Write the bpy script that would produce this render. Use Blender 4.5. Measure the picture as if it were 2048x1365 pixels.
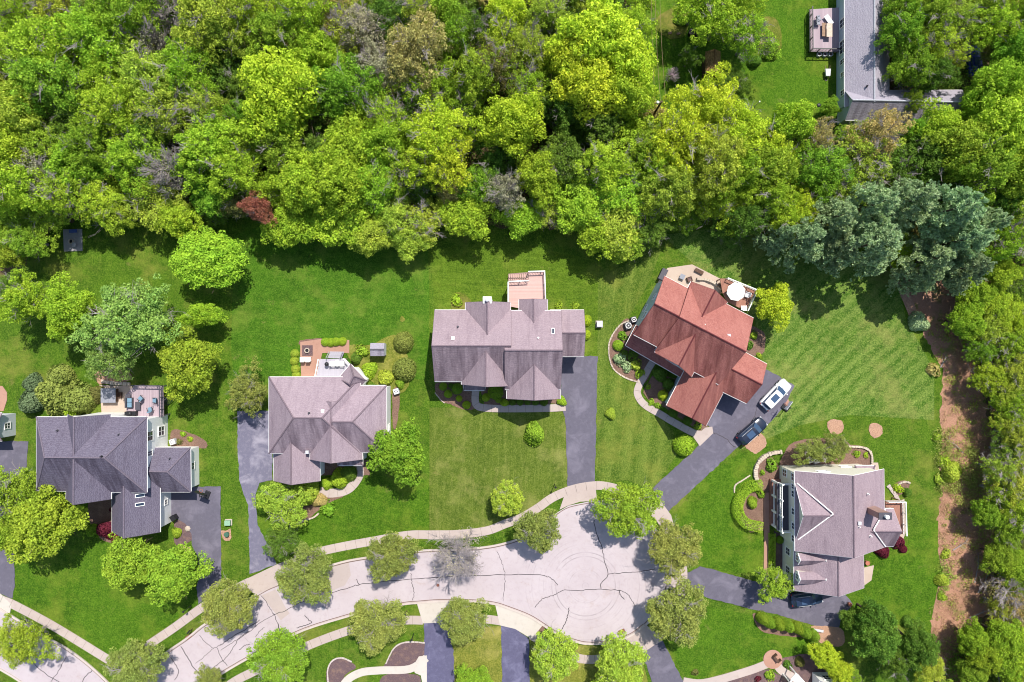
import bpy, math, random
import numpy as np
from mathutils import Vector, Matrix
for o in list(bpy.data.objects): bpy.data.objects.remove(o)
scn = bpy.context.scene
col = scn.collection
R = math.radians

# ---------------------------------------------------------------- camera, sky, sun, exposure
HC = 97.5           # drone height, metres
FP = 1365.0         # focal length in photo pixels (24 mm lens on 36 mm)
cam = bpy.data.objects.new('camera', bpy.data.cameras.new('camera')); col.objects.link(cam)
cam.location = (0, 0, HC); cam.data.sensor_width = 36; cam.data.lens = 24.0
cam.data.clip_end = 2000; cam.data.clip_start = 0.5
scn.camera = cam
SUN_EL = 59.0
SUN_AZ = math.degrees(math.atan2(0.42, 1.0))      # clockwise from +Y
w = bpy.data.worlds.new('World'); scn.world = w; w.use_nodes = True
nt = w.node_tree
sky = nt.nodes.new('ShaderNodeTexSky'); sky.sky_type = 'NISHITA'; sky.sun_disc = False
sky.sun_elevation = R(SUN_EL); sky.sun_rotation = R(SUN_AZ)
bg = nt.nodes['Background']; bg.inputs[1].default_value = 0.135
nt.links.new(sky.outputs[0], bg.inputs[0])
sun = bpy.data.objects.new('sun', bpy.data.lights.new('sun', 'SUN')); col.objects.link(sun)
sun.data.energy = 4.8; sun.data.angle = R(0.5); sun.data.color = (1.0, 0.95, 0.87)
sd = Vector((math.sin(R(SUN_AZ)) * math.cos(R(SUN_EL)), math.cos(R(SUN_AZ)) * math.cos(R(SUN_EL)), math.sin(R(SUN_EL))))
sun.rotation_euler = sd.to_track_quat('Z', 'Y').to_euler()
sun.location = sd * 150
scn.view_settings.view_transform = 'Standard'; scn.view_settings.look = 'None'
scn.view_settings.exposure = 0.50; scn.view_settings.gamma = 1.0
scn.cycles.filter_width = 1.05; scn.cycles.max_bounces = 6; scn.cycles.transparent_max_bounces = 6

# ---------------------------------------------------------------- helpers
def P(px, py, h=0.0):
    """real place of something seen at photo pixel (px,py) whose true height is h"""
    k = (HC - h) / FP
    return Vector(((px - 1024) * k, (682 - py) * k, h))

def tag(o, label=None, cat=None, group=None, kind=None):
    if label: o['label'] = label
    if cat: o['category'] = cat
    if group: o['group'] = group
    if kind: o['kind'] = kind
    return o

def empty(name, loc, label, cat, group=None, rz=0):
    o = bpy.data.objects.new(name, None); col.objects.link(o)
    o.location = loc; o.rotation_euler = (0, 0, rz); o.empty_display_size = 0.3
    return tag(o, label, cat, group)

class MB:
    def __init__(s): s.v = []; s.f = []; s.mi = []
    def add(s, vs, fs, mi=0):
        n = len(s.v); s.v += [tuple(v) for v in vs]
        for f in fs: s.f.append(tuple(n + i for i in f)); s.mi.append(mi)
    def box(s, c, size, rz=0, mi=0, rx=0, ry=0):
        hx, hy, hz = size[0]/2, size[1]/2, size[2]/2
        m = Matrix.Rotation(rz, 3, 'Z') @ Matrix.Rotation(ry, 3, 'Y') @ Matrix.Rotation(rx, 3, 'X')
        vs = [Vector(c) + m @ Vector((x*hx, y*hy, z*hz)) for z in (-1, 1) for y in (-1, 1) for x in (-1, 1)]
        s.add(vs, [(0,2,3,1),(4,5,7,6),(0,1,5,4),(2,6,7,3),(0,4,6,2),(1,3,7,5)], mi)
    def cyl(s, c, r1, h, r2=None, n=12, mi=0):
        r2 = r1 if r2 is None else r2
        c = Vector(c); vs = []
        for z, r in ((0, r1), (h, r2)):
            for i in range(n): a = 2*math.pi*i/n; vs.append(c + Vector((r*math.cos(a), r*math.sin(a), z)))
        fs = [(i, (i+1)%n, n+(i+1)%n, n+i) for i in range(n)] + [tuple(range(n-1,-1,-1)), tuple(range(n, 2*n))]
        s.add(vs, fs, mi)
    def ring(s, c, ro, ri, h, n=20, mi=0):
        c = Vector(c); vs = []
        for r, z in ((ro, 0), (ro, h), (ri, h), (ri, 0)):
            for i in range(n): a = 2*math.pi*i/n; vs.append(c + Vector((r*math.cos(a), r*math.sin(a), z)))
        fs = [(k*n+i, k*n+(i+1)%n, ((k+1)%4)*n+(i+1)%n, ((k+1)%4)*n+i) for k in range(4) for i in range(n)]
        s.add(vs, fs, mi)
    def tube(s, pts, radii, n=6, mi=0):
        pts = [Vector(p) for p in pts]; vs = []
        for i, p in enumerate(pts):
            d = (pts[min(i+1, len(pts)-1)] - pts[max(i-1, 0)])
            if d.length < 1e-6: d = Vector((0,0,1))
            d.normalize()
            u = d.cross(Vector((0.31, 0.17, 0.93))) 
            if u.length < 0.05: u = d.cross(Vector((1,0,0)))
            u.normalize(); v = d.cross(u)
            r = radii[i] if isinstance(radii, (list, tuple)) else radii
            for k in range(n):
                a = 2*math.pi*k/n; vs.append(p + u*(r*math.cos(a)) + v*(r*math.sin(a)))
        fs = [(i*n+k, i*n+(k+1)%n, (i+1)*n+(k+1)%n, (i+1)*n+k) for i in range(len(pts)-1) for k in range(n)]
        fs += [tuple(range(n-1,-1,-1)), tuple(range((len(pts)-1)*n, len(pts)*n))]
        s.add(vs, fs, mi)
    def prism(s, poly, z0, z1, mi=0, mside=None):
        n = len(poly); vs = [(p[0], p[1], z0) for p in poly] + [(p[0], p[1], z1) for p in poly]
        area = sum(poly[i][0]*poly[(i+1)%n][1] - poly[(i+1)%n][0]*poly[i][1] for i in range(n))
        top = tuple(range(n, 2*n)); bot = tuple(range(n-1, -1, -1))
        sides = [(i, (i+1)%n, n+(i+1)%n, n+i) for i in range(n)]
        if area < 0: top = top[::-1]; bot = bot[::-1]; sides = [f[::-1] for f in sides]
        s.add(vs, [top, bot], mi); s.add(vs, sides, mi if mside is None else mside)
    def dome(s, c, r, rz, n=10, m=5, mi=0, zmin=0.0):
        c = Vector(c); vs = []
        for j in range(m+1):
            t = zmin + (math.pi/2 - zmin)*j/m
            for i in range(n):
                a = 2*math.pi*i/n; vs.append(c + Vector((r*math.cos(t)*math.cos(a), r*math.cos(t)*math.sin(a), rz*math.sin(t))))
        s.add(vs, [(j*n+i, j*n+(i+1)%n, (j+1)*n+(i+1)%n, (j+1)*n+i) for j in range(m) for i in range(n)], mi)
    def build(s, name, mats, parent=None, world=True, smooth=False, bevel=0):
        if not isinstance(mats, (list, tuple)): mats = [mats]
        me = bpy.data.meshes.new(name)
        off = Vector((0,0,0))
        if parent is not None and world:
            p = parent
            while p is not None: off += p.location; p = p.parent
        me.from_pydata([(v[0]-off.x, v[1]-off.y, v[2]-off.z) for v in s.v], [], s.f)
        for m in mats: me.materials.append(m)
        me.polygons.foreach_set('material_index', s.mi)
        if smooth: me.polygons.foreach_set('use_smooth', [True]*len(s.f))
        me.validate(); me.update()
        o = bpy.data.objects.new(name, me); col.objects.link(o)
        if parent is not None: o.parent = parent
        if bevel:
            b = o.modifiers.new('bevel', 'BEVEL'); b.width = bevel; b.segments = 2; b.limit_method = 'ANGLE'
        return o

def smooth_poly(pts, n=4, closed=True):
    out = []; N = len(pts)
    rng = range(N) if closed else range(N-1)
    for i in rng:
        if closed: p0, p1, p2, p3 = pts[(i-1)%N], pts[i], pts[(i+1)%N], pts[(i+2)%N]
        else: p0, p1, p2, p3 = pts[max(i-1,0)], pts[i], pts[i+1], pts[min(i+2,N-1)]
        for k in range(n):
            t = k/n
            out.append(tuple(0.5*((2*p1[c]) + (-p0[c]+p2[c])*t + (2*p0[c]-5*p1[c]+4*p2[c]-p3[c])*t*t + (-p0[c]+3*p1[c]-3*p2[c]+p3[c])*t**3) for c in (0,1)))
    if not closed: out.append(tuple(pts[-1]))
    return out

def wpts(pts, h=0): return [P(x, y, h) for x, y in pts]

SHEETS = {}
def sheet(name, pts, z, mat, sm=0, kind='structure', thick=None, rough_edge=0, label=None, parent=None, seed=0):
    """flat ground layer; pts are photo pixels at ground level"""
    if name in ('lawn', 'garden_bed', 'patio'): SHEETS[name] = SHEETS.get(name, 0) + 1; z += 0.0012*min(SHEETS[name], 22)
    q = smooth_poly(pts, sm) if sm else pts
    q = wpts(q)
    if rough_edge:
        rg = random.Random(seed + len(q)); d = []
        for i in range(len(q)):
            a, b = q[i], q[(i+1) % len(q)]; n = max(1, int((b-a).length/0.5))
            for k in range(n):
                p = a.lerp(b, k/n); d.append(p + Vector((rg.uniform(-1,1), rg.uniform(-1,1), 0))*rough_edge)
        q = d
    b = MB()
    if thick: b.prism(q, z-thick, z)
    else:
        n = len(q); area = sum(q[i].x*q[(i+1)%n].y - q[(i+1)%n].x*q[i].y for i in range(n))
        f = tuple(range(n)); b.add([(p.x, p.y, z) for p in q], [f if area > 0 else f[::-1]])
    o = b.build(name, mat, parent)
    if kind and parent is None: o['kind'] = kind
    return o

def ribbon_mesh(b, pts, width, z0, z1, mi=0, joints=0, jm=1):
    """pts world 2-d"""
    pts = [Vector((p[0], p[1], 0)) for p in pts]
    L = []; Rr = []
    for i, p in enumerate(pts):
        d = pts[min(i+1, len(pts)-1)] - pts[max(i-1, 0)]; d.normalize(); n = Vector((-d.y, d.x, 0))*(width/2)
        L.append(p+n); Rr.append(p-n)
    n = len(pts)
    vs = [(q.x, q.y, z) for z in (z0, z1) for q in L+Rr]
    fs = []
    for i in range(n-1):
        l0, l1, r0, r1 = i, i+1, n+i, n+i+1; t = 2*n
        fs += [(t+l0, t+r0, t+r1, t+l1), (l0, l1, r1, r0), (l0, t+l0, t+l1, l1), (r0, r1, t+r1, t+r0)]
    fs += [(0, n, 3*n, 2*n), (n-1, 3*n-1, 4*n-1, 2*n-1)]
    b.add(vs, fs, mi)
    if joints:
        acc = 0
        for i in range(n-1):
            seg = (pts[i+1]-pts[i]); l = seg.length; d = seg.normalized(); s_ = joints - acc
            while s_ < l:
                c = pts[i] + d*s_; b.box((c.x, c.y, z1+0.001), (0.035, width*0.99, 0.006), math.atan2(d.y, d.x), jm); s_ += joints
            acc = (acc + l) % joints

# ---------------------------------------------------------------- materials
def srgb(r, g, b):
    return tuple(((c/255)/12.92 if c <= 10 else (((c/255)+0.055)/1.055)**2.4) for c in (r, g, b)) + (1,)

class NT:
    def __init__(s, name):
        s.m = bpy.data.materials.new(name); s.m.use_nodes = True; s.t = s.m.node_tree
        s.b = s.t.nodes['Principled BSDF']; s.out = s.t.nodes['Material Output']
        s.geo = s.t.nodes.new('ShaderNodeNewGeometry'); s.pos = s.geo.outputs['Position']
    def n(s, t, **kw):
        x = s.t.nodes.new('ShaderNode'+t)
        for k, v in kw.items(): setattr(x, k, v)
        return x
    def l(s, a, b): s.t.links.new(a, b)
    def noise(s, scale, detail=4, rough=0.6, vec=None, dist=0):
        x = s.n('TexNoise'); x.inputs['Scale'].default_value = scale; x.inputs['Detail'].default_value = detail
        x.inputs['Roughness'].default_value = rough; x.inputs['Distortion'].default_value = dist
        s.l(vec if vec is not None else s.pos, x.inputs['Vector']); return x.outputs[0]
    def ramp(s, fac, a, b):
        x = s.n('MapRange'); x.clamp = True; x.inputs[1].default_value = a; x.inputs[2].default_value = b
        s.l(fac, x.inputs[0]); return x.outputs[0]
    def mix(s, fac, a, b, mode='MIX'):
        x = s.n('Mix', data_type='RGBA', blend_type=mode)
        if isinstance(fac, (int, float)): x.inputs[0].default_value = fac
        else: s.l(fac, x.inputs[0])
        for i, v in ((6, a), (7, b)):
            if isinstance(v, tuple): x.inputs[i].default_value = v
            else: s.l(v, x.inputs[i])
        return x.outputs[2]
    def math(s, op, a, b=None):
        x = s.n('Math', operation=op)
        for i, v in ((0, a), (1, b)):
            if v is None: continue
            if isinstance(v, (int, float)): x.inputs[i].default_value = v
            else: s.l(v, x.inputs[i])
        return x.outputs[0]
    def rot(s, ang, sx=1, sy=1, sz=1):
        x = s.n('Mapping'); x.inputs['Rotation'].default_value = (0, 0, ang); x.inputs['Scale'].default_value = (1,1,1)
        s.l(s.pos, x.inputs[0]); y = s.n('VectorMath', operation='MULTIPLY'); s.l(x.outputs[0], y.inputs[0]); y.inputs[1].default_value = (sx, sy, sz)
        return y.outputs[0]
    def bump(s, h, dist=0.02, strength=1):
        x = s.n('Bump'); x.inputs['Distance'].default_value = dist; x.inputs['Strength'].default_value = strength
        s.l(h, x.inputs['Height']); s.l(x.outputs[0], s.b.inputs['Normal'])
    def color(s, c):
        if isinstance(c, tuple): s.b.inputs['Base Color'].default_value = c
        else: s.l(c, s.b.inputs['Base Color'])
    def rough(s, r, spec=0.3): s.b.inputs['Roughness'].default_value = r; s.b.inputs['Specular IOR Level'].default_value = spec

def simple(name, c, rough=0.6, var=0.12, scale=6, spec=0.3, metal=0, bump=0):
    t = NT(name); n = t.noise(scale, 3)
    c2 = tuple(max(0, x*(1-var*2)) for x in c[:3]) + (1,)
    t.color(t.mix(t.ramp(n, 0.35, 0.7), c, c2)); t.rough(rough, spec); t.b.inputs['Metallic'].default_value = metal
    if bump: t.bump(n, bump)
    return t.m

def lawn_mat(name, dark, mid, light, dry, ang=None, wid=1.0, amt=0.3, dryamt=0.35, sine=0.35, sk=1.1):
    t = NT(name)
    big = t.noise(0.09, 4, 0.6); med = t.noise(0.55, 5, 0.65); fine = t.noise(5.5, 4, 0.75); tiny = t.noise(22, 2, 0.7)
    c = t.mix(t.ramp(med, 0.35, 0.68), dark, mid)
    c = t.mix(t.math('MULTIPLY', t.ramp(big, 0.40, 0.62), 0.6), c, mid)
    c = t.mix(t.math('MULTIPLY', t.ramp(t.noise(1.7, 5, 0.7), 0.5, 0.72), 0.55), c, light)
    c = t.mix(t.math('MULTIPLY', t.ramp(t.noise(0.9, 5, 0.7), 0.5, 0.3), 0.5), c, dark)
    if ang is not None:
        v = t.rot(ang, 1, 1)
        sep = t.n('SeparateXYZ'); t.l(v, sep.inputs[0]); xx = sep.outputs[0]
        wob = t.math('MULTIPLY', t.math('SUBTRACT', t.noise(0.12, 3), 0.5), 2.2)
        s_ = t.math('SINE', t.math('MULTIPLY', t.math('ADD', xx, wob), math.pi/wid))
        streak = t.noise(1.0, 5, 0.75, t.rot(ang, 2.6, 0.2, 1))
        fac = t.math('MULTIPLY', t.ramp(s_, -1.0, 1.0), t.ramp(t.noise(0.07, 2), 0.3, 0.62))
        c = t.mix(t.math('MULTIPLY', fac, amt*sine), c, light)
        c = t.mix(t.math('MULTIPLY', t.ramp(streak, 0.52, 0.72), amt*sk), c, light)
    streak2 = t.noise(1.0, 4, 0.7, t.rot((ang or 0)+0.1, 1.6, 0.3, 1))
    c = t.mix(t.math('MULTIPLY', t.ramp(streak2, 0.56, 0.78), dryamt), c, dry)
    c = t.mix(t.math('MULTIPLY', t.ramp(fine, 0.48, 0.68), 0.6), c, light)
    c = t.mix(t.math('MULTIPLY', t.ramp(fine, 0.5, 0.34), 0.65), c, dark)
    c = t.mix(t.math('MULTIPLY', t.ramp(t.noise(0.16, 4, 0.7), 0.50, 0.70), 0.6), c, dry)
    c = t.mix(t.math('MULTIPLY', t.ramp(t.noise(0.3, 5, 0.75), 0.62, 0.74), 0.4), c, srgb(150, 136, 84))
    c = t.mix(t.ramp(t.noise(3.2, 6, 0.85), 0.71, 0.76), c, srgb(196, 205, 120))
    t.color(c); t.rough(0.95, 0.1)
    t.bump(t.math('ADD', fine, tiny), 0.10, 0.9)
    return t.m

G_dark = srgb(42, 74, 14); G_mid = srgb(78, 112, 24); G_light = srgb(120, 146, 50); G_dry = srgb(136, 138, 62)
M_lawn = lawn_mat('lawn_grass', G_dark, G_mid, G_light, G_dry, ang=0.0, wid=0.8, amt=0.22, dryamt=0.30)
M_lawn_back = lawn_mat('lawn_backyard', srgb(42,78,14), srgb(70,112,24), srgb(108,144,46), srgb(122,138,56), ang=1.57, wid=0.7, amt=0.25, dryamt=0.2)
M_lawn_front = lawn_mat('lawn_front', srgb(64,86,24), srgb(92,110,36), srgb(130,142,66), srgb(152,150,86), ang=0.0, wid=0.62, amt=0.5, dryamt=0.45)
M_lawn_side = lawn_mat('lawn_side', srgb(50,80,20), srgb(78,104,30), srgb(134, 150, 66), G_dry, ang=0.12, wid=1.25, amt=0.7, dryamt=0.35, sine=0.55)
M_lawn_fan = lawn_mat('lawn_fan', srgb(42,80,20), srgb(70,108,28), srgb(150, 168, 84), srgb(150, 148, 84), ang=0.80, wid=0.85, amt=0.7, dryamt=0.35, sine=0.5, sk=0.6)
M_lawn_mid = lawn_mat('lawn_mid', srgb(50,78,16), srgb(86,112,26), srgb(116,144,46), srgb(134,144,58), ang=1.57, wid=0.55, amt=0.5, dryamt=0.35, sine=0.4)
M_lawn_bright = lawn_mat('lawn_bright', srgb(42,76,12), srgb(74,112,22), srgb(112,144,42), srgb(124,138,48), ang=0.0, wid=0.7, amt=0.2, dryamt=0.22)
M_lawn_dry = lawn_mat('lawn_dry', srgb(84,100,34), srgb(122,126,48), srgb(162,158,78), srgb(182,168,100), ang=0.0, wid=0.8, amt=0.2, dryamt=0.5)
M_verge = lawn_mat('verge_grass', srgb(72,92,30), srgb(100,112,38), srgb(134,136,58), srgb(160,140,84), dryamt=0.4)

def ground_mat(name='leaf_litter', A=srgb(128, 90, 72), B=srgb(194, 152, 128), gr=0.75):
    t = NT(name)
    med = t.noise(0.5, 5, 0.65); fine = t.noise(9, 5, 0.8)
    c = t.mix(t.ramp(fine, 0.35, 0.66), A, B)
    c = t.mix(t.math('MULTIPLY', t.ramp(med, 0.54, 0.66), gr), c, srgb(104, 116, 52))
    c = t.mix(t.math('MULTIPLY', t.ramp(t.noise(0.16, 3), 0.5, 0.7), 0.4), c, srgb(104, 84, 56))
    t.color(c); t.rough(0.95, 0.1); t.bump(fine, 0.12); return t.m
M_ground = ground_mat(); M_floor = ground_mat('woodland_floor', srgb(62, 56, 38), srgb(116, 98, 72), 0.9)

def mulch_mat(name, a, b):
    t = NT(name); fine = t.noise(14, 4, 0.8)
    c = t.mix(t.ramp(fine, 0.38, 0.64), a, b); c = t.mix(t.math('MULTIPLY', t.ramp(t.noise(1.2, 4), 0.5, 0.7), 0.5), c, srgb(142, 116, 98))
    t.color(c); t.rough(0.95, 0.1); t.bump(fine, 0.08); return t.m
M_mulch = mulch_mat('mulch', srgb(76, 56, 48), srgb(146, 118, 104))
M_mulch_dark = mulch_mat('dark_mulch', srgb(70, 54, 56), srgb(122, 102, 104))
M_mulch_red = mulch_mat('straw_litter', srgb(118, 84, 66), srgb(206, 168, 142))

def asphalt_mat(name, base, light, wear=0.35):
    t = NT(name); fine = t.noise(30, 3, 0.8); med = t.noise(0.4, 5, 0.6, dist=0.6); mm = t.noise(2.2, 4, 0.7)
    c = t.mix(t.math('MULTIPLY', t.ramp(med, 0.5, 0.72), wear), base, light)
    c = t.mix(t.math('MULTIPLY', t.ramp(mm, 0.5, 0.8), 0.3), c, light)
    c = t.mix(t.math('MULTIPLY', t.ramp(t.noise(1.1, 6, 0.8), 0.66, 0.74), 0.25), c, srgb(150, 140, 140))
    c = t.mix(t.math('MULTIPLY', t.ramp(fine, 0.4, 0.8), 0.35), c, light)
    c = t.mix(t.math('MULTIPLY', t.ramp(t.noise(0.9, 5, 0.75, dist=1.0), 0.56, 0.68), 0.3), c, tuple(x*.6 for x in base[:3])+(1,))
    c = t.mix(t.math('MULTIPLY', t.ramp(t.noise(0.7, 6, 0.85, dist=0.5), 0.66, 0.72), 0.35), c, srgb(150, 142, 138))
    t.color(c); t.rough(0.85, 0.3); t.bump(fine, 0.01); return t.m
M_asph = asphalt_mat('driveway_asphalt', srgb(84, 81, 93), srgb(120, 115, 128), 0.6)
M_asph_old = asphalt_mat('worn_asphalt', srgb(92, 90, 108), srgb(158, 153, 164), 0.7)
M_asph_blue = asphalt_mat('sealed_asphalt', srgb(76, 74, 98), srgb(122, 120, 146), 0.6)

def conc_mat(name, a, b, dirt, streets=False):
    t = NT(name); fine = t.noise(16, 4, 0.75); big = t.noise(0.22, 5, 0.6); mm = t.noise(1.6, 5, 0.7)
    c = t.mix(t.ramp(big, 0.35, 0.68), a, b)
    c = t.mix(t.math('MULTIPLY', t.ramp(mm, 0.52, 0.78), 0.5), c, dirt)
    c = t.mix(t.math('MULTIPLY', t.ramp(fine, 0.45, 0.75), 0.22), c, dirt)
    if streets:
        # faint tyre scrub arcs round the turning circle
        sub = t.n('VectorMath', operation='SUBTRACT'); t.l(t.pos, sub.inputs[0]); sub.inputs[1].default_value = (10.5, -35.0, 0)
        ln = t.n('VectorMath', operation='LENGTH'); t.l(sub.outputs[0], ln.inputs[0])
        arc = t.n('TexNoise', noise_dimensions='1D'); arc.inputs['Scale'].default_value = 3.2; arc.inputs['Detail'].default_value = 3
        t.l(ln.outputs['Value'], arc.inputs['W'])
        near = t.ramp(ln.outputs['Value'], 11.0, 4.0)
        f = t.math('MULTIPLY', t.math('MULTIPLY', t.ramp(arc.outputs[0], 0.55, 0.75), near), t.ramp(t.noise(0.35, 2), 0.4, 0.65))
        c = t.mix(t.math('MULTIPLY', f, 0.7), c, srgb(122, 114, 118))
        c = t.mix(t.math('MULTIPLY', t.ramp(t.noise(0.5, 6, 0.8, dist=0.8), 0.56, 0.72), 0.4), c, srgb(150, 130, 118))
    t.color(c); t.rough(0.9, 0.2); t.bump(fine, 0.008); return t.m
M_street = conc_mat('street_concrete', srgb(166, 155, 158), srgb(174, 164, 167), srgb(144, 131, 132), True)
M_walk = conc_mat('sidewalk_concrete', srgb(164, 150, 144), srgb(172, 159, 152), srgb(142, 127, 119))
M_walk_new = conc_mat('new_concrete', srgb(176, 168, 158), srgb(184, 177, 168), srgb(154, 144, 134))
M_patch = conc_mat('street_patch', srgb(160, 148, 144), srgb(168, 155, 149), srgb(146, 132, 128))
M_kerb = conc_mat('kerb_concrete', srgb(184, 173, 166), srgb(174, 162, 154), srgb(150, 134, 126))
M_joint = simple('joint', srgb(120, 108, 100), 0.9)
M_tar = simple('tar', srgb(62, 56, 60), 0.7)
M_kerbgap = simple('gutter_dirt', srgb(112, 92, 82), 0.9)
M_brick = conc_mat('brick_paver', srgb(154, 118, 102), srgb(166, 130, 114), srgb(126, 94, 80))
M_flag = conc_mat('flagstone', srgb(150, 146, 148), srgb(132, 130, 134), srgb(110, 104, 104))
M_patio = conc_mat('patio_concrete', srgb(178, 162, 148), srgb(168, 150, 136), srgb(146, 128, 116))
M_stone = conc_mat('stone', srgb(192, 178, 160), srgb(158, 146, 134), srgb(120, 106, 96))

def roof_mat(name, a, b, c3, wavy=0.35):
    t = NT(name)
    sep = t.n('SeparateXYZ'); t.l(t.pos, sep.inputs[0])
    wob = t.math('MULTIPLY', t.noise(2.4, 4, 0.7), 0.7)
    s_ = t.math('SINE', t.math('MULTIPLY', t.math('ADD', sep.outputs[2], wob), 2*math.pi/0.17))
    tabs = t.noise(4.6, 5, 0.85); med = t.noise(0.45, 4, 0.6); fine = t.noise(26, 2, 0.7)
    c = t.mix(t.ramp(tabs, 0.36, 0.66), a, b)
    c = t.mix(t.math('MULTIPLY', t.ramp(med, 0.42, 0.7), 0.5), c, b)
    c = t.mix(t.math('MULTIPLY', t.ramp(s_, -0.1, 0.95), wavy), c, c3)
    c = t.mix(t.math('MULTIPLY', t.ramp(fine, 0.45, 0.75), 0.3), c, c3)
    c = t.mix(t.math('MULTIPLY', t.ramp(t.noise(1.0, 4, 0.7, t.rot(0, 1.5, 0.22, 0.22)), 0.5, 0.72), 0.4), c, c3)
    c = t.mix(t.math('MULTIPLY', t.ramp(t.noise(9, 3, 0.8), 0.62, 0.72), 0.3), c, srgb(190, 176, 180))
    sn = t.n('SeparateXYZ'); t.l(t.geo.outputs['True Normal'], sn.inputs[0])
    slope_shade = t.ramp(sn.outputs[1], -0.15, -0.45)
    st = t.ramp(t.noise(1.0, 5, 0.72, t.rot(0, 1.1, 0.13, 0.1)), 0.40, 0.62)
    c = t.mix(t.math('MULTIPLY', t.math('MULTIPLY', st, slope_shade), 0.75), c, tuple(x*0.72 for x in c3[:3])+(1,))  # dark streak stains that also paint shade into slopes turned from the sun
    t.color(c); t.rough(0.92, 0.15); t.bump(t.math('ADD', tabs, s_), 0.02, 0.6); return t.m
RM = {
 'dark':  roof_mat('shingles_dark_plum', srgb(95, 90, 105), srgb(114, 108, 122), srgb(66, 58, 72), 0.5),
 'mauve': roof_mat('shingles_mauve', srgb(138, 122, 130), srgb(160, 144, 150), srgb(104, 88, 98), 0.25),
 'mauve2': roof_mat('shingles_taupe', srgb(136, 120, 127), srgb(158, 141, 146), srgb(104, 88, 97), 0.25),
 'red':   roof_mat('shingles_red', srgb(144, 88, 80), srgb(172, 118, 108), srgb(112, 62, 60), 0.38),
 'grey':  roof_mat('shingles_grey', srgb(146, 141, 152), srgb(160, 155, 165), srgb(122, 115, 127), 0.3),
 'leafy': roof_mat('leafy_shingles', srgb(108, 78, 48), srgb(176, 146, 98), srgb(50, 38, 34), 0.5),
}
CAPM = {k: simple('ridge_cap_'+k, c, 0.9, 0.2, 8) for k, c in dict(dark=srgb(112,102,114), mauve=srgb(122,106,114), mauve2=srgb(118,102,110), red=srgb(98,46,48), grey=srgb(176,178,186), leafy=srgb(120,90,60)).items()}
def siding(name, c, dk):
    t = NT(name); sep = t.n('SeparateXYZ'); t.l(t.pos, sep.inputs[0])
    fr = t.math('FRACT', t.math('MULTIPLY', sep.outputs[2], 1/0.18))
    cc = t.mix(t.ramp(fr, 0.12, 0.0), c, dk); cc = t.mix(t.math('MULTIPLY', t.ramp(t.noise(1.2, 3), 0.5, 0.8), 0.2), cc, dk)
    t.color(cc); t.rough(0.6, 0.3); return t.m
M_white_siding = siding('white_siding', srgb(226, 226, 224), srgb(190, 190, 192))
M_cream_siding = siding('cream_siding', srgb(216, 212, 196), srgb(184, 180, 164))
M_grey_siding = siding('grey_siding', srgb(196, 200, 206), srgb(160, 164, 172))
M_blue_siding = siding('blue_siding', srgb(176, 190, 198), srgb(140, 154, 164))
M_brickwall = conc_mat('brick_wall', srgb(158, 128, 118), srgb(140, 110, 100), srgb(186, 168, 158))
M_white = simple('white_paint', srgb(232, 230, 226), 0.5, 0.03)
M_glass = simple('window_glass', srgb(38, 50, 66), 0.08, 0.05, 3, 0.8)
M_bluefabric = simple('blue_cushion', srgb(108, 138, 158), 0.9, 0.1)
M_black = simple('black_metal', srgb(34, 34, 38), 0.45, 0.05)
M_darkgrey = simple('dark_grey', srgb(74, 72, 80), 0.6, 0.1)
M_grey = simple('mid_grey', srgb(134, 136, 146), 0.6, 0.1)
M_lgrey = simple('light_grey', srgb(186, 186, 190), 0.6, 0.08)
M_terra = simple('terracotta', srgb(170, 106, 84), 0.8, 0.1)
M_green = simple('utility_green', srgb(132, 168, 140), 0.6, 0.1)
M_bin = simple('green_bin', srgb(62, 100, 84), 0.6, 0.1)
M_wood = simple('wood', srgb(150, 122, 100), 0.85, 0.18, 4)
M_wood_dk = simple('dark_wood', srgb(92, 70, 58), 0.85, 0.18, 4)
M_bark = simple('bark', srgb(92, 80, 70), 0.95, 0.2, 5, 0.1)
M_bark_gr = simple('grey_bark', srgb(150, 142, 140), 0.95, 0.15, 5, 0.1)
M_rust = simple('rust_drain', srgb(128, 84, 72), 0.9, 0.15)
def boards(name, c, dk, ang, step=0.14):
    t = NT(name); v = t.rot(ang); sep = t.n('SeparateXYZ'); t.l(v, sep.inputs[0])
    x = t.math('MULTIPLY', sep.outputs[0], 1/step); fr = t.math('FRACT', x); fl = t.math('FLOOR', x)
    wn = t.n('TexWhiteNoise', noise_dimensions='1D'); t.l(fl, wn.inputs['W'])
    c_ = t.mix(t.math('MULTIPLY', wn.outputs[0], 0.5), c, dk); c_ = t.mix(t.ramp(fr, 0.14, 0.0), c_, dk)
    c_ = t.mix(t.math('MULTIPLY', t.noise(3, 4), 0.35), c_, dk)
    t.color(c_); t.rough(0.85, 0.2); return t.m
M_deck_pink = boards('pink_deck_boards', srgb(196, 164, 156), srgb(152, 120, 114), math.pi/2)
M_deck_grey = boards('grey_deck_boards', srgb(168, 164, 172), srgb(144, 140, 150), 0)
M_deck_mauve = boards('mauve_deck_boards', srgb(168, 152, 158), srgb(134, 118, 126), 0)
M_deck_brown = boards('brown_deck_boards', srgb(154, 112, 96), srgb(116, 80, 70), 0.5)

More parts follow.
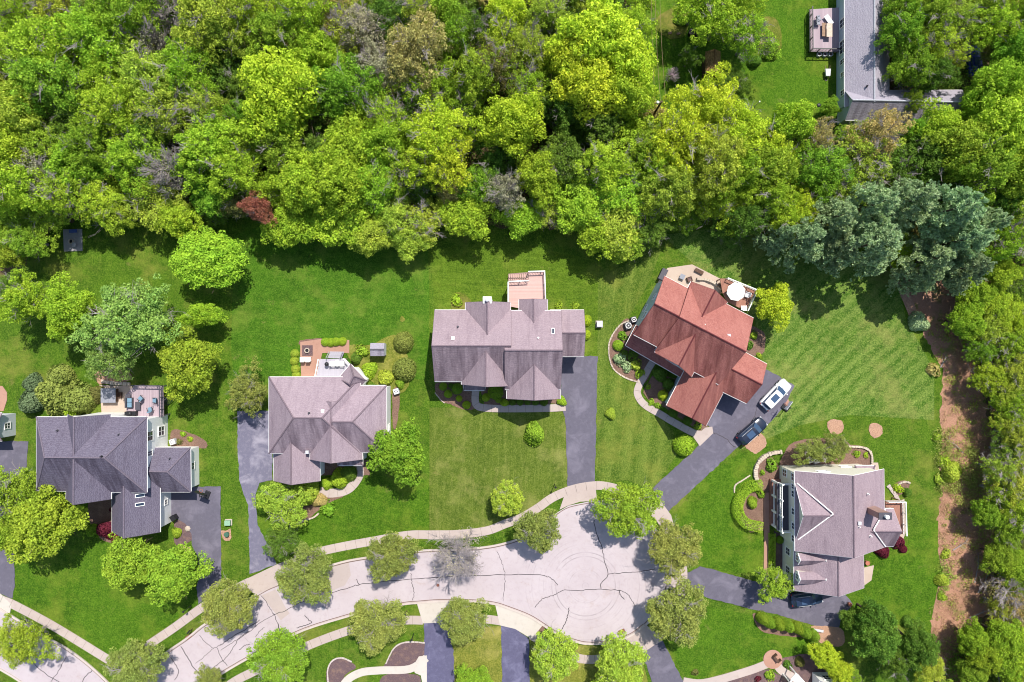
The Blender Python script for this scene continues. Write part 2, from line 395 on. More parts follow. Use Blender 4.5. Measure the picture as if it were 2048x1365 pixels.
def leaf_mat(name, trans=0.35, spread=0.42):
    t = NT(name); oi = t.n('ObjectInfo'); rnd = t.geo.outputs['Random Per Island']
    hsv = t.n('HueSaturation')
    t.l(oi.outputs['Color'], hsv.inputs['Color'])
    tc = t.n('TexCoord'); cl = t.noise(0.55, 3, 0.6, tc.outputs['Object'])
    val = t.math('ADD', t.math('MULTIPLY', rnd, spread*1.6), t.math('ADD', t.math('MULTIPLY', cl, 0.5), 0.75 - spread*0.8 - 0.0))
    hsv.inputs['Saturation'].default_value = 0.96
    t.l(t.math('MULTIPLY', val, 1.55), hsv.inputs['Value'])
    hue = t.math('ADD', t.math('MULTIPLY', t.math('SUBTRACT', cl, 0.5), -0.06), t.math('ADD', t.math('MULTIPLY', oi.outputs['Random'], 0.022), 0.489))
    t.l(hue, hsv.inputs['Hue'])
    tr = t.n('BsdfTranslucent'); t.l(hsv.outputs[0], tr.inputs[0])
    df = t.n('BsdfDiffuse'); t.l(hsv.outputs[0], df.inputs[0])
    mx = t.n('MixShader'); mx.inputs[0].default_value = trans
    t.l(df.outputs[0], mx.inputs[1]); t.l(tr.outputs[0], mx.inputs[2]); t.l(mx.outputs[0], t.out.inputs[0])
    t.t.nodes.remove(t.b); return t.m
M_leaf = leaf_mat('leaves')
M_needle = leaf_mat('needles', 0.25, 0.45)

# ================================================================ THE SETTING
b = MB(); b.add([(-260,-230,0),(260,-230,0),(260,230,0),(-260,230,0)], [(0,1,2,3)]); tag(b.build('ground', M_ground), kind='structure')
LAWN = [(-500,560),(-60,545),(30,560),(70,500),(110,455),(200,425),(380,420),(480,430),(560,450),(700,455),(870,440),(1000,455),(1160,460),(1310,440),(1480,440),(1600,480),(1760,500),(1800,560),(1822,620),(1840,655),(1862,700),(1886,740),(1882,790),(1880,840),(1884,880),(1878,930),(1882,990),(1872,1040),(1876,1100),(1884,1140),(1872,1180),(1860,1215),(1862,1250),(1868,1290),(1872,1330),(1880,1400),(1900,1700),(-500,1700)]
sheet('forest_floor', [(-700,-600),(2600,-600),(2600,560),(1990,560),(1900,525),(1800,500),(1700,560),(-700,560)], 0.010, M_floor, rough_edge=0.4)
sheet('forest_floor', [(1990,558),(2600,558),(2600,1600),(1925,1600),(1925,1300),(1985,1200),(1990,1000),(1985,880),(1960,760),(1945,640)], 0.014, M_floor, rough_edge=0.4)
sheet('lawn', LAWN, 0.02, M_lawn, rough_edge=0.25)
sheet('lawn', [(1280,-260),(1700,-260),(1700,260),(1560,262),(1280,262)], 0.02, M_lawn_bright, rough_edge=0.2)
sheet('lawn', [(468,470),(560,440),(855,470),(858,560),(858,760),(790,755),(540,760),(476,820),(462,700),(466,560)], 0.026, M_lawn_back)
sheet('lawn', [(860,500),(1000,480),(1190,520),(1196,580),(1196,720),(1124,712),(1100,620),(870,616)], 0.026, M_lawn_mid)
sheet('lawn', [(859,815),(1133,815),(1137,975),(1100,996),(1055,1028),(1000,1048),(930,1060),(859,1061)], 0.026, M_lawn_front)
sheet('lawn', [(1196,560),(1330,480),(1300,560),(1255,640),(1225,690),(1225,720),(1285,800),(1345,860),(1360,900),(1305,980),(1250,960),(1192,968)], 0.026, M_lawn_side)
sheet('lawn', [(1325,470),(1480,450),(1600,500),(1790,545),(1812,640),(1868,740),(1868,840),(1700,830),(1600,850),(1480,900),(1530,740),(1510,640),(1400,540)], 0.026, M_lawn_fan)
sheet('lawn', [(30,1110),(200,1080),(400,1110),(400,1205),(300,1275),(232,1317),(140,1260),(26,1195)], 0.026, M_lawn_bright, rough_edge=0.05)
sheet('lawn', [(1400,1210),(1480,1225),(1600,1270),(1660,1330),(1500,1330),(1380,1365),(1350,1320),(1330,1280)], 0.026, M_lawn_bright)
sheet('lawn', [(905,1255),(1004,1252),(1007,1420),(910,1420)], 0.026, M_lawn_dry)
sheet('lawn', [(1056,1280),(1280,1300),(1310,1420),(1058,1420)], 0.026, M_lawn_dry)
sheet('lawn', [(500,1000),(640,1000),(740,950),(858,960),(858,1060),(740,1078),(640,1100),(560,1125),(500,1140)], 0.030, M_lawn_bright)
sheet('lawn', [(1730,1110),(1800,1090),(1876,1040),(1874,1180),(1862,1240),(1790,1250),(1700,1180)], 0.030, M_lawn_bright)
sheet('lawn', [(1345,1035),(1400,960),(1480,905),(1540,880),(1520,1000),(1525,1150),(1450,1142),(1390,1128),(1360,1080)], 0.030, M_lawn_bright)

# streets
TOPK = [(262,1372),(285,1342),(325,1309.5),(375,1275.5),(417,1243),(514,1188),(555,1168),(665,1129),(733,1114.5),(836,1101),(900,1099.5),(960,1095),(1002,1088),(1042,1075),(1080,1050),(1109,1028),(1137,1011),(1187,1001)]
CC = (1195, 1143); RR = 143
ARC = [(CC[0]+RR*math.cos(a), CC[1]+RR*math.sin(a)) for a in [R(-87+i*9) for i in range(0, 16)]]
BOTK = [(1288,1250),(1268,1266),(1245,1277),(1215,1285),(1187,1287),(1161,1285),(1128,1274),(1105,1262),(1086,1249),(1058,1232),(1020,1217),(988,1207),(946,1202.5),(880,1202),(838,1205),(806,1208),(721,1224),(698,1231),(609,1259),(529,1298),(440,1349),(400,1380)]
street = TOPK + ARC + BOTK + [(300,1460),(180,1460)]
sheet('road', street, 0.06, M_street, thick=0.05)
LK = [(-200,1120),(-60,1180),(30,1235),(94,1274),(131,1294),(165,1318),(199,1347),(228,1378),(250,1420)]
LKB = [(-200,1225),(-60,1300),(0,1336.5),(37,1359),(90,1400),(130,1460)]
sheet('road', LK + [(260,1470)] + LKB[::-1], 0.064, M_street, thick=0.05)
sheet('road', [(655,1133),(698,1122),(702,1150),(690,1170),(662,1182),(640,1150)], 0.068, M_patch)
sheet('road', [(524,1190),(552,1178),(572,1215),(580,1226),(562,1240),(548,1222)], 0.068, M_patch)
kb = MB()
for line in (TOPK[:6], TOPK[6:16], ARC, BOTK, LK, LKB, ):
    ribbon_mesh(kb, wpts(smooth_poly(line, 4, False)), 0.26, 0.02, 0.19, 0)
kb.build('kerb', [M_kerb])['kind'] = 'structure'
gb = MB()
def inset_line(line, d):
    q = []
    for i, p in enumerate(line):
        a = line[max(i-1,0)]; c = line[min(i+1,len(line)-1)]; dx, dy = c[0]-a[0], c[1]-a[1]; l = math.hypot(dx,dy) or 1
        q.append((p[0]-dy/l*d, p[1]+dx/l*d))
    return q
for line, d in ((TOPK, 3.4), (ARC, 3.4), (BOTK, 3.4), (LK, 3.4)):
    ribbon_mesh(gb, wpts(smooth_poly(inset_line(line, d), 4, False)), 0.10, 0.05, 0.072, 0)
gb.build('gutter', [M_kerbgap])['kind'] = 'structure'

# sidewalks
SW = [
 [(298,1289),(350,1254),(398,1219),(440,1193),(500,1163)],
 [(590,1118),(639,1103),(684,1093),(738,1083),(815,1070),(862,1069),(918,1068),(974,1061),(1011,1047),(1041,1036),(1075,1016),(1100,998),(1124,986),(1154,976),(1187,971),(1211,972),(1240,980),(1275,1000),(1310,1026),(1342,1060),(1358,1100),(1366,1150),(1358,1200),(1336,1250),(1300,1285),(1260,1305),(1192,1318),(1150,1314),(1110,1296),(1062,1270)],
 [(1004,1242),(976,1238),(930,1236),(888,1236)],
 [(846,1240),(808,1240),(750,1247),(690,1263),(618,1290),(560,1318),(505,1344),(470,1362),(430,1390)],
 [(-200,1090),(-60,1165),(0,1197),(30,1210),(108,1252),(216,1318),(224,1322)],
]
for i, s_ in enumerate(SW):
    b = MB(); ribbon_mesh(b, wpts(smooth_poly(s_, 5, False)), 1.22, 0.02, 0.10, 0, 1.5, 1)
    b.build('sidewalk', [M_walk, M_joint])['kind'] = 'structure'
sheet('sidewalk', [(488,1160),(557,1127),(604,1110),(640,1110),(555,1170),(514,1188),(495,1180)], 0.104, M_walk, thick=0.08)
sheet('sidewalk', [(1135,972),(1190,966),(1194,1001),(1160,1003),(1135,1011),(1119,1019)], 0.104, M_walk, thick=0.08)
sheet('sidewalk', [(1300,1006),(1320,1000),(1342,1030),(1350,1060),(1330,1068),(1312,1040)], 0.104, M_walk, thick=0.08)
sheet('sidewalk', [(1372,1146),(1373,1172),(1335,1176),(1336,1128),(1355,1130)], 0.104, M_walk, thick=0.08)
sheet('sidewalk', [(1284,1302),(1325,1281),(1308,1262),(1290,1248),(1250,1277),(1266,1290)], 0.104, M_walk, thick=0.08)
sheet('sidewalk', [(990,1207),(1000,1250),(1030,1257),(1063,1277),(1086,1249),(1058,1232),(1020,1217)], 0.104, M_walk_new, thick=0.08)
sheet('sidewalk', [(834,1206),(846,1246),(888,1244),(912,1203),(880,1203)], 0.104, M_walk_new, thick=0.08)
sheet('sidewalk', [(-120,1130),(0,1185),(24,1208),(20,1232),(-30,1204),(-120,1160)], 0.104, M_walk_new, thick=0.08)
sheet('sidewalk', [(299,1283),(224,1314),(212,1325),(240,1345),(300,1298)], 0.096, M_walk, thick=0.07)
# driveways
def drive(pts, mat=None, sm=0): return sheet('driveway', pts, 0.09, mat or M_asph, sm, thick=0.06, rough_edge=0.07)
drive([(340,975),(441,972),(443,1130),(442,1165),(430,1182),(398,1207),(393,1175),(400,1150),(396,1112),(385,1090),(384,1068),(372,1046),(352,1036),(340,1030)])
drive([(475,822),(545,822),(545,960),(520,965),(512,990),(516,1050),(536,1088),(554,1128),(500,1148),(497,1010),(480,965),(476,900)], M_asph_old)
drive([(1122,713),(1195,712),(1193,800),(1190,966),(1135,973),(1132,850),(1122,800)])
drive([(1532,738),(1588,771),(1568,812),(1547,838),(1520,862),(1485,885),(1472,896),(1331,1028),(1305,977),(1345,939),(1399,890),(1426,864),(1416,850),(1395,850),(1430,760)])
drive([(1373,1146),(1400,1132),(1451,1146),(1498,1160),(1580,1175),(1683,1180),(1704,1207),(1680,1240),(1678,1254),(1622,1249),(1582,1237),(1554,1228),(1514,1221),(1470,1209),(1421,1197),(1390,1186),(1373,1170)])
drive([(848,1246),(888,1244),(900,1270),(907,1300),(912,1460),(854,1460)], M_asph_blue)
drive([(1002,1251),(1030,1257),(1058,1276),(1060,1460),(1007,1460)], M_asph_blue)
drive([(1284,1302),(1325,1281),(1367,1364),(1400,1460),(1330,1460),(1302,1360)])
drive([(-90,882),(57,882),(55,930),(40,980),(28,1060),(29,1130),(31,1165),(26,1197),(-90,1145)])
# garden walks and patios
def walk(pts, wd, mat, joints=1.2):
    b = MB(); ribbon_mesh(b, wpts(smooth_poly(pts, 5, False)), wd, 0.03, 0.112, 0, joints, 1)
    b.build('path', [mat, M_joint])['kind'] = 'structure'
walk([(1306,722),(1292,745),(1276,775),(1276,792),(1290,810),(1320,828),(1350,846),(1388,866),(1408,868)], 1.0, M_walk)
sheet('path', [(1394,868),(1410,855),(1424,853),(1426,866),(1399,892),(1385,872)], 0.118, M_walk, thick=0.08)
walk([(952,775),(952,808),(975,816),(1040,817),(1100,816),(1131,814)], 1.05, M_walk)
walk([(716,925),(719,948),(706,970),(688,982),(660,986),(640,982)], 1.25, M_walk)
walk([(1532,985),(1533,1060),(1532,1150)], 0.75, M_brick, 0)
walk([(853,1315),(820,1337),(760,1340),(720,1345),(690,1365),(680,1400)], 1.1, M_walk_new, 0)
sheet('path', [(838,1312),(854,1310),(854,1372),(846,1372),(842,1350),(830,1345),(826,1332)], 0.118, M_walk_new, thick=0.08)
walk([(1366,1362),(1400,1366),(1440,1358),(1500,1340),(1545,1325),(1562,1340),(1590,1358),(1600,1380)], 1.15, M_walk, 0)
sheet('path', [(1545+19*math.cos(a*math.pi/10), 1318+19*math.sin(a*math.pi/10)) for a in range(20)], 0.122, M_brick, thick=0.08)
sheet('patio', [(601,684),(628,680),(641,678),(699,680),(699,706),(645,706),(633,756),(603,756),(601,710)], 0.10, M_brick, thick=0.08)
sheet('patio', [(1326,545),(1335,536),(1384,529),(1439,557),(1442,585),(1380,600),(1310,575)], 0.10, M_patio, thick=0.08)
sheet('patio', [(200,770),(265,772),(265,836),(205,836)], 0.10, M_patio, thick=0.08)
sheet('patio', [(-60,770),(6,772),(15,785),(15,800),(8,822),(-60,826)], 0.10, M_brick, thick=0.08)
sheet('patio', [(127,459),(165,458),(166,502),(129,503)], 0.10, M_flag, thick=0.08)
sheet('patio', [(1726,1135),(1747,1130),(1742,1160),(1728,1170)], 0.10, M_patio, thick=0.08)
sheet('patio', [(1773,1010),(1808,998),(1812,1060),(1806,1078),(1790,1090)], 0.06, M_patio, thick=0.05)
sheet('patio', [(1740,925),(1755,925),(1758,942),(1742,942)], 0.10, M_patio, thick=0.08)
# garden beds
def bed(pts, mat=None, sm=4): return sheet('garden_bed', pts, 0.052 + 0.0012*max(0, SHEETS.get('garden_bed', 0)-22), mat or M_mulch, sm, rough_edge=0.06)
bed([(872,766),(930,766),(950,800),(948,818),(925,818),(900,808),(880,800)])
bed([(958,770),(1030,772),(1120,790),(1132,806),(1040,810),(970,810)], None, 0)
bed([(1262,640),(1240,650),(1222,675),(1217,700),(1225,735),(1250,755),(1290,765),(1310,722),(1330,700)], None, 4)
bed([(1310,745),(1292,770),(1286,785),(1300,803),(1330,815),(1350,830),(1400,862),(1420,850),(1360,760)], None, 0)
bed([(1500,655),(1520,660),(1530,672),(1528,702),(1512,712),(1490,700)])
bed([(1560,935),(1545,915),(1528,915),(1512,935),(1510,960),(1526,985),(1530,1060),(1500,1065),(1482,1040),(1482,1000),(1500,985),(1560,985)], None, 0)
bed([(1548,1060),(1575,1060),(1590,1190),(1560,1190),(1548,1130)], M_mulch_dark, 0)
bed([(1568,905),(1600,880),(1690,880),(1700,930),(1570,940)], M_mulch)
bed([(1690,892),(1735,896),(1743,920),(1740,930),(1696,925)])
bed([(1784,975),(1800,962),(1818,964),(1816,978),(1800,990),(1790,990)])
bed([(345,860),(370,862),(395,872),(414,884),(412,896),(390,895),(345,895)])
bed([(350,1045),(360,1040),(378,1052),(385,1068),(383,1080),(365,1090),(350,1085)], M_mulch_dark)
bed([(363,1092),(383,1096),(384,1110),(366,1105)], M_brick)
bed([(180,1000),(230,1005),(235,1080),(200,1075),(180,1040)])
bed([(655,1365),(655,1335),(665,1320),(683,1315),(700,1322),(712,1335),(690,1350),(680,1380)], M_mulch_dark)
bed([(768,1335),(782,1310),(795,1290),(815,1283),(840,1285),(851,1290),(852,1310),(838,1316),(832,1330),(800,1335)], M_mulch_dark)
bed([(765,1352),(830,1348),(842,1362),(842,1400),(768,1400)], M_mulch_dark)
bed([(1420,1362),(1480,1352),(1530,1338),(1550,1345),(1575,1362),(1600,1420),(1420,1420)], M_mulch_dark)
bed([(1565,1330),(1560,1318),(1600,1308),(1640,1310),(1690,1330),(1690,1400),(1610,1400),(1590,1350)], M_mulch_dark)
bed([(1505,1228),(1520,1228),(1560,1240),(1620,1255),(1630,1275),(1560,1270),(1520,1260)])
bed([(1622,1252),(1680,1255),(1685,1290),(1640,1285)], M_mulch_red)
bed([(1490,890),(1500,866),(1520,866),(1532,880),(1530,893),(1512,907),(1498,900)], M_mulch_red)
bed([(1656,842),(1668,838),(1684,843),(1686,860),(1676,868),(1662,867),(1655,855)], M_mulch_red)
bed([(1738,852),(1748,846),(1762,852),(1764,866),(1752,876),(1740,870)], M_mulch_red)
bed([(598,684),(606,680),(640,676),(640,680),(604,690)])
bed([(700,690),(740,690),(800,672),(820,760),(790,790),(740,760),(700,720)], M_lawn_dry)
bed([(786,782),(800,782),(794,850),(786,850)])
bed([(905,590),(925,586),(942,602),(935,620),(905,620)], M_verge)
bed([(640,950),(740,950),(740,920),(640,920)], M_mulch, 0)
bed([(590,1020),(650,985),(690,990),(650,1010),(600,1050)])
bed([(195,742),(250,740),(262,760),(200,768)], M_mulch_red)
bed([(1565,798),(1575,795),(1578,812),(1566,815)], M_brick)
bed([(1062,1273),(1085,1250),(1088,1262),(1070,1282)], M_mulch)
bed([(1310,40),(1370,10),(1372,70),(1330,75)], M_verge)
bed([(1520,40),(1556,42),(1560,105),(1520,100)], M_verge)
bed([(801,634),(806,633),(810,639),(805,644),(801,641)], M_lawn_dry)
bed([(0,45),(90,45),(120,62),(90,80),(0,74)], M_mulch_red)
bed([(1778,530),(1790,526),(1812,570),(1838,640),(1824,645),(1800,590)], M_mulch_red)
bed([(455,1060),(462,1058),(462,1078),(450,1080),(443,1062)], M_mulch_red)

# stone edgings: thin raised borders round beds
def edging(pts, wd=0.22, h=0.16, mat=None, name='stone_edging', label='', group=None):
    b = MB(); q = wpts(smooth_poly(pts, 4, False)); rg = random.Random(len(pts)*7+int(pts[0][0]))
    d = 0
    for i in range(len(q)-1):
        a, c = q[i], q[i+1]; l = (c-a).length; ang = math.atan2(c.y-a.y, c.x-a.x); n = max(1, int(l/0.34))
        for k in range(n):
            p = a.lerp(c, (k+.5)/n); hh = h*rg.uniform(0.8, 1.2)
            b.box((p.x, p.y, 0.04+hh/2), (l/n*0.93, wd*rg.uniform(0.8,1.15), hh), ang+rg.uniform(-.12,.12))
    o = b.build(name, mat or M_stone, bevel=0.015); tag(o, label, 'edging', group); return o
edging([(1512,960),(1509,945),(1512,930),(1522,916),(1540,906),(1562,903)], 0.5, 0.5, label='curved low stone wall round the bed above the C-shaped hedge')
edging([(1690,893),(1714,893),(1732,897),(1741,908),(1742,926)], 0.3, 0.3, label='stone wall curving round the bed at the top corner of the right house')
edging([(1786,985),(1796,968),(1810,963),(1819,966)], 0.25, 0.2, label='stone edging of the small bed right of the right house')
edging([(772,1327),(785,1300),(800,1287),(822,1283),(850,1285)], 0.2, 0.12, M_kerb, label='pale edging round the kidney-shaped mulch bed near the bottom driveway')
edging([(657,1365),(656,1338),(666,1320),(684,1315),(704,1323)], 0.2, 0.12, M_kerb, label='pale edging round the leftmost dark mulch bed at the bottom')
edging([(1262,640),(1240,650),(1222,675),(1217,700),(1225,735),(1250,755),(1280,765)], 0.2, 0.12, label='stone edging round the flower bed left of the red-roofed house')
edging([(1468,985),(1470,970),(1485,960),(1500,950)], 0.2, 0.12, label='pale stones edging the outside of the C-shaped hedge')
edging([(870,845-60),(882,800),(890,806)], 0.15, 0.12, label='short stone edging at the left end of the middle house front bed')
edging([(594,1048),(610,1040),(628,1034),(638,1026)], 0.25, 0.25, label='short stone wall beside the pale tree left of the front walk')
edging([(205,762),(230,766),(262,768)], 0.5, 0.3, label='line of pale boulders behind the hot tub patio')
edging([(1392,558),(1412,560),(1430,568),(1441,580)], 0.35, 0.5, label='curved stone seat wall on the patio behind the red-roofed house')
edging([(1775,970),(1790,990),(1796,1000)], 0.5, 0.12, M_walk, label='flagstones leading to the right house rear deck')

# cracks sealed with tar
CR = [
 [(560,1260),(555,1245),(548,1228),(537,1210),(523,1190)],[(556,1246),(562,1262),(566,1270)],
 [(548,1228),(575,1219),(600,1205),(640,1192),(700,1174),(722,1168),(770,1162),(830,1157),(870,1154),(920,1152),(1010,1149),(1080,1150),(1095,1153),(1107,1160),(1115,1170)],
 [(822,1146),(824,1165),(828,1182),(826,1200)],[(442,1300),(465,1285),(500,1262),(520,1245),(548,1230)],
 [(440,1290),(455,1280),(475,1268),(520,1240)],[(363,1292),(378,1318),(392,1340),(410,1350)],[(400,1270),(412,1284),(428,1295),(440,1290)],
 [(436,1296),(445,1318),(455,1330)],[(392,1326),(410,1312),(428,1295)],[(500,1262),(480,1275),(465,1298),(450,1318),(428,1335),(420,1345)],
 [(993,1102),(1003,1122),(1010,1149),(1009,1175),(1005,1202)],[(1188,1040),(1194,1070),(1205,1098),(1208,1120),(1216,1147),(1203,1165),(1201,1178)],
 [(1216,1147),(1245,1145),(1275,1143),(1310,1138)],[(1069,1214),(1085,1198),(1105,1190),(1130,1180),(1165,1180),(1201,1178),(1240,1181),(1256,1189),(1266,1204),(1270,1212)],[(1238,1180),(1241,1190),(1248,1198)],
 [(1138,1214),(1136,1228),(1132,1242),(1124,1258)],[(610,1230),(618,1240),(624,1245),(610,1250),(594,1255)],[(714,1158),(718,1170)],
 [(512,1272),(520,1262),(529,1254)],[(340,1310),(352,1330),(358,1345),(350,1360)],
 [(478,1300),(490,1290),(500,1288)],
 [(135,1310),(120,1338),(105,1360),(95,1380)],[(50,1310),(90,1345),(130,1370)],[(185,1341),(172,1352),(166,1364)],
 [(1514,812),(1512,822),(1506,838)],[(1426,866),(1450,876),(1462,889),(1472,895)],
]
b = MB(); rg = random.Random(5)
for c in CR:
    q = smooth_poly(c, 6, False); q = [(x+rg.uniform(-1.1,1.1), y+rg.uniform(-1.1,1.1)) for x, y in q]
    z = 0.072 if not (c[0][0] > 1400) else 0.094
    ribbon_mesh(b, wpts(q), rg.uniform(0.05, 0.105), z-0.01, z+0.001)
b.build('crack_sealant', M_tar)['kind'] = 'structure'
def disc_thing(name, px, py, r, mat, label, cat, z=0.065):
    b = MB(); c = P(px, py); b.ring((c.x, c.y, z), r, r*0.86, 0.018, 20); b.cyl((c.x, c.y, z), r*0.8, 0.014, n=20)
    return tag(b.build(name, mat), label, cat)
disc_thing('manhole_cover', 647, 1216, 0.3, M_grey, 'round grey manhole cover in the street left of centre', 'manhole')
disc_thing('manhole_cover', 876, 1170, 0.22, M_rust, 'small rusty round cover in the street below the grey leafless tree', 'manhole')
for px, py, a, lb in ((378,1273,0.6,'rusty storm drain by the kerb near the lower-left street corner'),(1243,1262,0.4,'rusty storm drain at the bottom rim of the turning circle')):
    c = P(px, py); b = MB(); b.box((c.x, c.y, 0.075), (1.0, 0.5, 0.02), a)
    for k in range(5): b.box((c.x+math.cos(a)*(k-2)*.18, c.y+math.sin(a)*(k-2)*.18, 0.09), (0.05, 0.42, 0.02), a)
    tag(b.build('storm_drain', M_rust), lb, 'storm drain')

# ================================================================ HOUSES
def inset_quad(q, d):
    out = []
    n = len(q); cx = sum((p for p in q), Vector((0,0,0)))/n
    for i in range(n):
        p0, p1, p2 = q[i-1], q[i], q[(i+1)%n]
        def off(a, c):
            e = (c-a); e.z = 0; e.normalize(); nn = Vector((-e.y, e.x, 0))
            if nn.dot(Vector((cx.x-a.x, cx.y-a.y, 0))) < 0: nn = -nn
            return a + nn*d, e
        a1, e1 = off(p0, p1); a2, e2 = off(p1, p2)
        den = e1.x*e2.y - e1.y*e2.x
        if abs(den) < 1e-6: out.append(a1); continue
        t = ((a2.x-a1.x)*e2.y - (a2.y-a1.y)*e2.x)/den
        r = a1 + e1*t; out.append(Vector((r.x, r.y, p1.z)))
    return out

def window(root, a, bb, t, zc, w_, h_, fm=None, name='window', n_mull=1):
    """window on the vertical wall running a->bb; outward normal picked away from house root centre"""
    d = (bb-a); d.z = 0; L = d.length; d.normalize(); nrm = Vector((d.y, -d.x, 0))
    c = a + d*(L*t); c.z = 0
    if nrm.dot(Vector((c.x-root['cx'], c.y-root['cy'], 0))) < 0: nrm = -nrm
    ang = math.atan2(d.y, d.x); f = MB(); p = c + nrm*0.02
    for s_ in (-1, 1):
        q = p + d*(s_*w_/2); f.box((q.x, q.y, zc), (0.11, 0.12, h_+0.1), ang)
        f.box((p.x, p.y, zc+s_*h_/2), (w_+0.2, 0.14, 0.11), ang)
    f.box((p.x, p.y, zc), (w_, 0.09, 0.05), ang)
    for k in range(n_mull):
        q = p + d*(((k+1)/(n_mull+1)-.5)*w_); f.box((q.x, q.y, zc), (0.05, 0.088, h_), ang)
    fo = f.build(name, fm or M_white, root)
    g = MB(); g.box((p.x, p.y, zc), (w_-0.05, 0.05, h_-0.05), ang); g.build('pane', M_glass, fo)
    return fo

def house(label, vols, rkey, wall, cx, wins=(), eaves=0.38, capm=None, trims=True, group=None, name='house', cat='house', valley=()):
    """vols: dict(e=4 eave corners in photo pixels, he, hr, r=(r1,r2) ridge ends (None = gable), f=floor z)"""
    c0 = P(cx[0], cx[1]); root = empty(name, c0, label, cat, group); root['cx'] = c0.x; root['cy'] = c0.y
    rb, wb, tb, cb = MB(), MB(), MB(), MB(); RK = []; W = []
    for V in vols:
        he, hr = V['he'], V['hr']; q = [P(x, y, he) for x, y in V['e']]; a, b_, c, d = q
        rr = V.get('r', (None, None))
        def ridge(k, e0, e1):
            if rr[k] is None: m = (e0+e1)/2; return Vector((m.x, m.y, hr))
            return P(rr[k][0], rr[k][1], hr)
        r1 = ridge(0, d, a); r2 = ridge(1, b_, c)
        th = Vector((0, 0, -0.16)); top = [a, b_, c, d, r1, r2]; bot = [v+th for v in top]
        vs = top + bot
        fs = [(0,1,5,4), (2,3,4,5)]
        if rr[0] is not None: fs.append((3,0,4))
        if rr[1] is not None: fs.append((1,2,5))
        nrm = (b_-a).cross(r1-a)
        if nrm.z < 0: fs = [f[::-1] for f in fs]
        rb.add(vs, fs)
        rb.add(vs, [tuple(i+6 for i in f[::-1]) for f in fs])
        rb.add(vs, [(0,1,7,6), (1,2,8,7) if rr[1] is not None else (1,5,11,7), (2,3,9,8), (3,0,6,9) if rr[0] is not None else (3,4,10,9)] + ([] if rr[1] is not None else [(5,2,8,11)]) + ([] if rr[0] is not None else [(4,0,6,10)]))
        # trim along eaves and rakes
        if trims:
            def strip(p, q_, wd=0.13):
                n_ = (q_-p); l = n_.length
                if l < 0.2: return
                tb.tube([p+Vector((0,0,-.06)), q_+Vector((0,0,-.06))], wd*0.5, 4)
            strip(a, b_); strip(c, d)
            dn = Vector((0,0,-.06))
            if rr[0] is None: RK.append([d+dn, r1+dn, a+dn])
            else: strip(d, a)
            if rr[1] is None: RK.append([b_+dn, r2+dn, c+dn])
            else: strip(b_, c)
        # ridge caps
        def cap(p, q_, wd=0.3):
            dd = (q_-p); 
            if dd.length < 0.4: return
            cb.tube([p+Vector((0,0,-.02)), q_+Vector((0,0,-.02))], wd*0.36, 6)
        cap(r1, r2)
        if rr[0] is not None and V.get('caps', True): cap(a, r1); cap(d, r1)
        if rr[1] is not None and V.get('caps', True): cap(b_, r2); cap(c, r2)
        # walls
        wi = inset_quad(q, eaves)
        half = max(0.5, ((a+b_)/2 - (r1+r2)/2).xy.length, ((c+d)/2 - (r1+r2)/2).xy.length); sl = (hr-he)/half
        zt = he - 0.22 + sl*eaves*0.8
        f0 = V.get('f', 0.0)
        lo = [Vector((p.x, p.y, f0)) for p in wi]; hi = [Vector((p.x, p.y, min(zt, hr-.3))) for p in wi]
        dr = (r2-r1).normalized() if (r2-r1).length > 0.1 else Vector((1,0,0))
        g1 = Vector((*(r1 + dr*(eaves if rr[0] is None else 0)).xy, hr-0.3)); g2 = Vector((*(r2 - dr*(eaves if rr[1] is None else 0)).xy, hr-0.3))
        vs = lo + hi + [g1, g2]
        fs = [(0,1,5,4), (1,2,6,5), (2,3,7,6), (3,0,4,7), (4,5,9,8), (6,7,8,9), (7,4,8), (5,6,9)]
        wb.add(vs, fs); W.append(lo)
    wb.build('wall', wall, root)
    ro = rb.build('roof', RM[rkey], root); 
    if tb.v: tb.build('gutter_trim', M_white, root)
    cb.build('ridge_cap', capm or CAPM[rkey], ro)
    for q_ in RK:
        rk = MB(); rk.tube(q_, 0.045, 4); rk.build('rake_trim', M_white if len(wins) > 12 else CAPM[rkey], root)
    for (vi, ei, t, zc, w_, h_) in wins:
        window(root, W[vi][ei], W[vi][(ei+1)%4], t, zc, w_, h_, n_mull=1 if w_ < 1.6 else 2)
    root['W'] = 0
    return root, ro, W

def vent(parent, px, py, h, kind='pipe', mat=None):
    b = MB(); c = P(px, py, h)
    if kind == 'pipe': b.cyl((c.x, c.y, h-0.25), 0.07, 0.6, n=8); b.cyl((c.x, c.y, h-0.06), 0.16, 0.1, 0.09, n=8)
    elif kind == 'box': b.box((c.x, c.y, h+0.08), (0.42, 0.42, 0.3))
    b.build('roof_vent', mat or M_darkgrey, parent)
def skylight(parent, px, py, h, w_, l_, tilt, ang=0):
    b = MB(); c = P(px, py, h); b.box((c.x, c.y, h), (w_, l_, 0.2), ang, 0, 0, tilt); o = b.build('skylight', M_white, parent)
    g = MB(); m = Matrix.Rotation(ang, 3, 'Z') @ Matrix.Rotation(tilt, 3, 'Y'); q = c + m @ Vector((0,0,0.09)); g.box(q, (w_-0.16, l_-0.16, 0.05), ang, 0, 0, tilt); g.build('pane', M_glass, o)

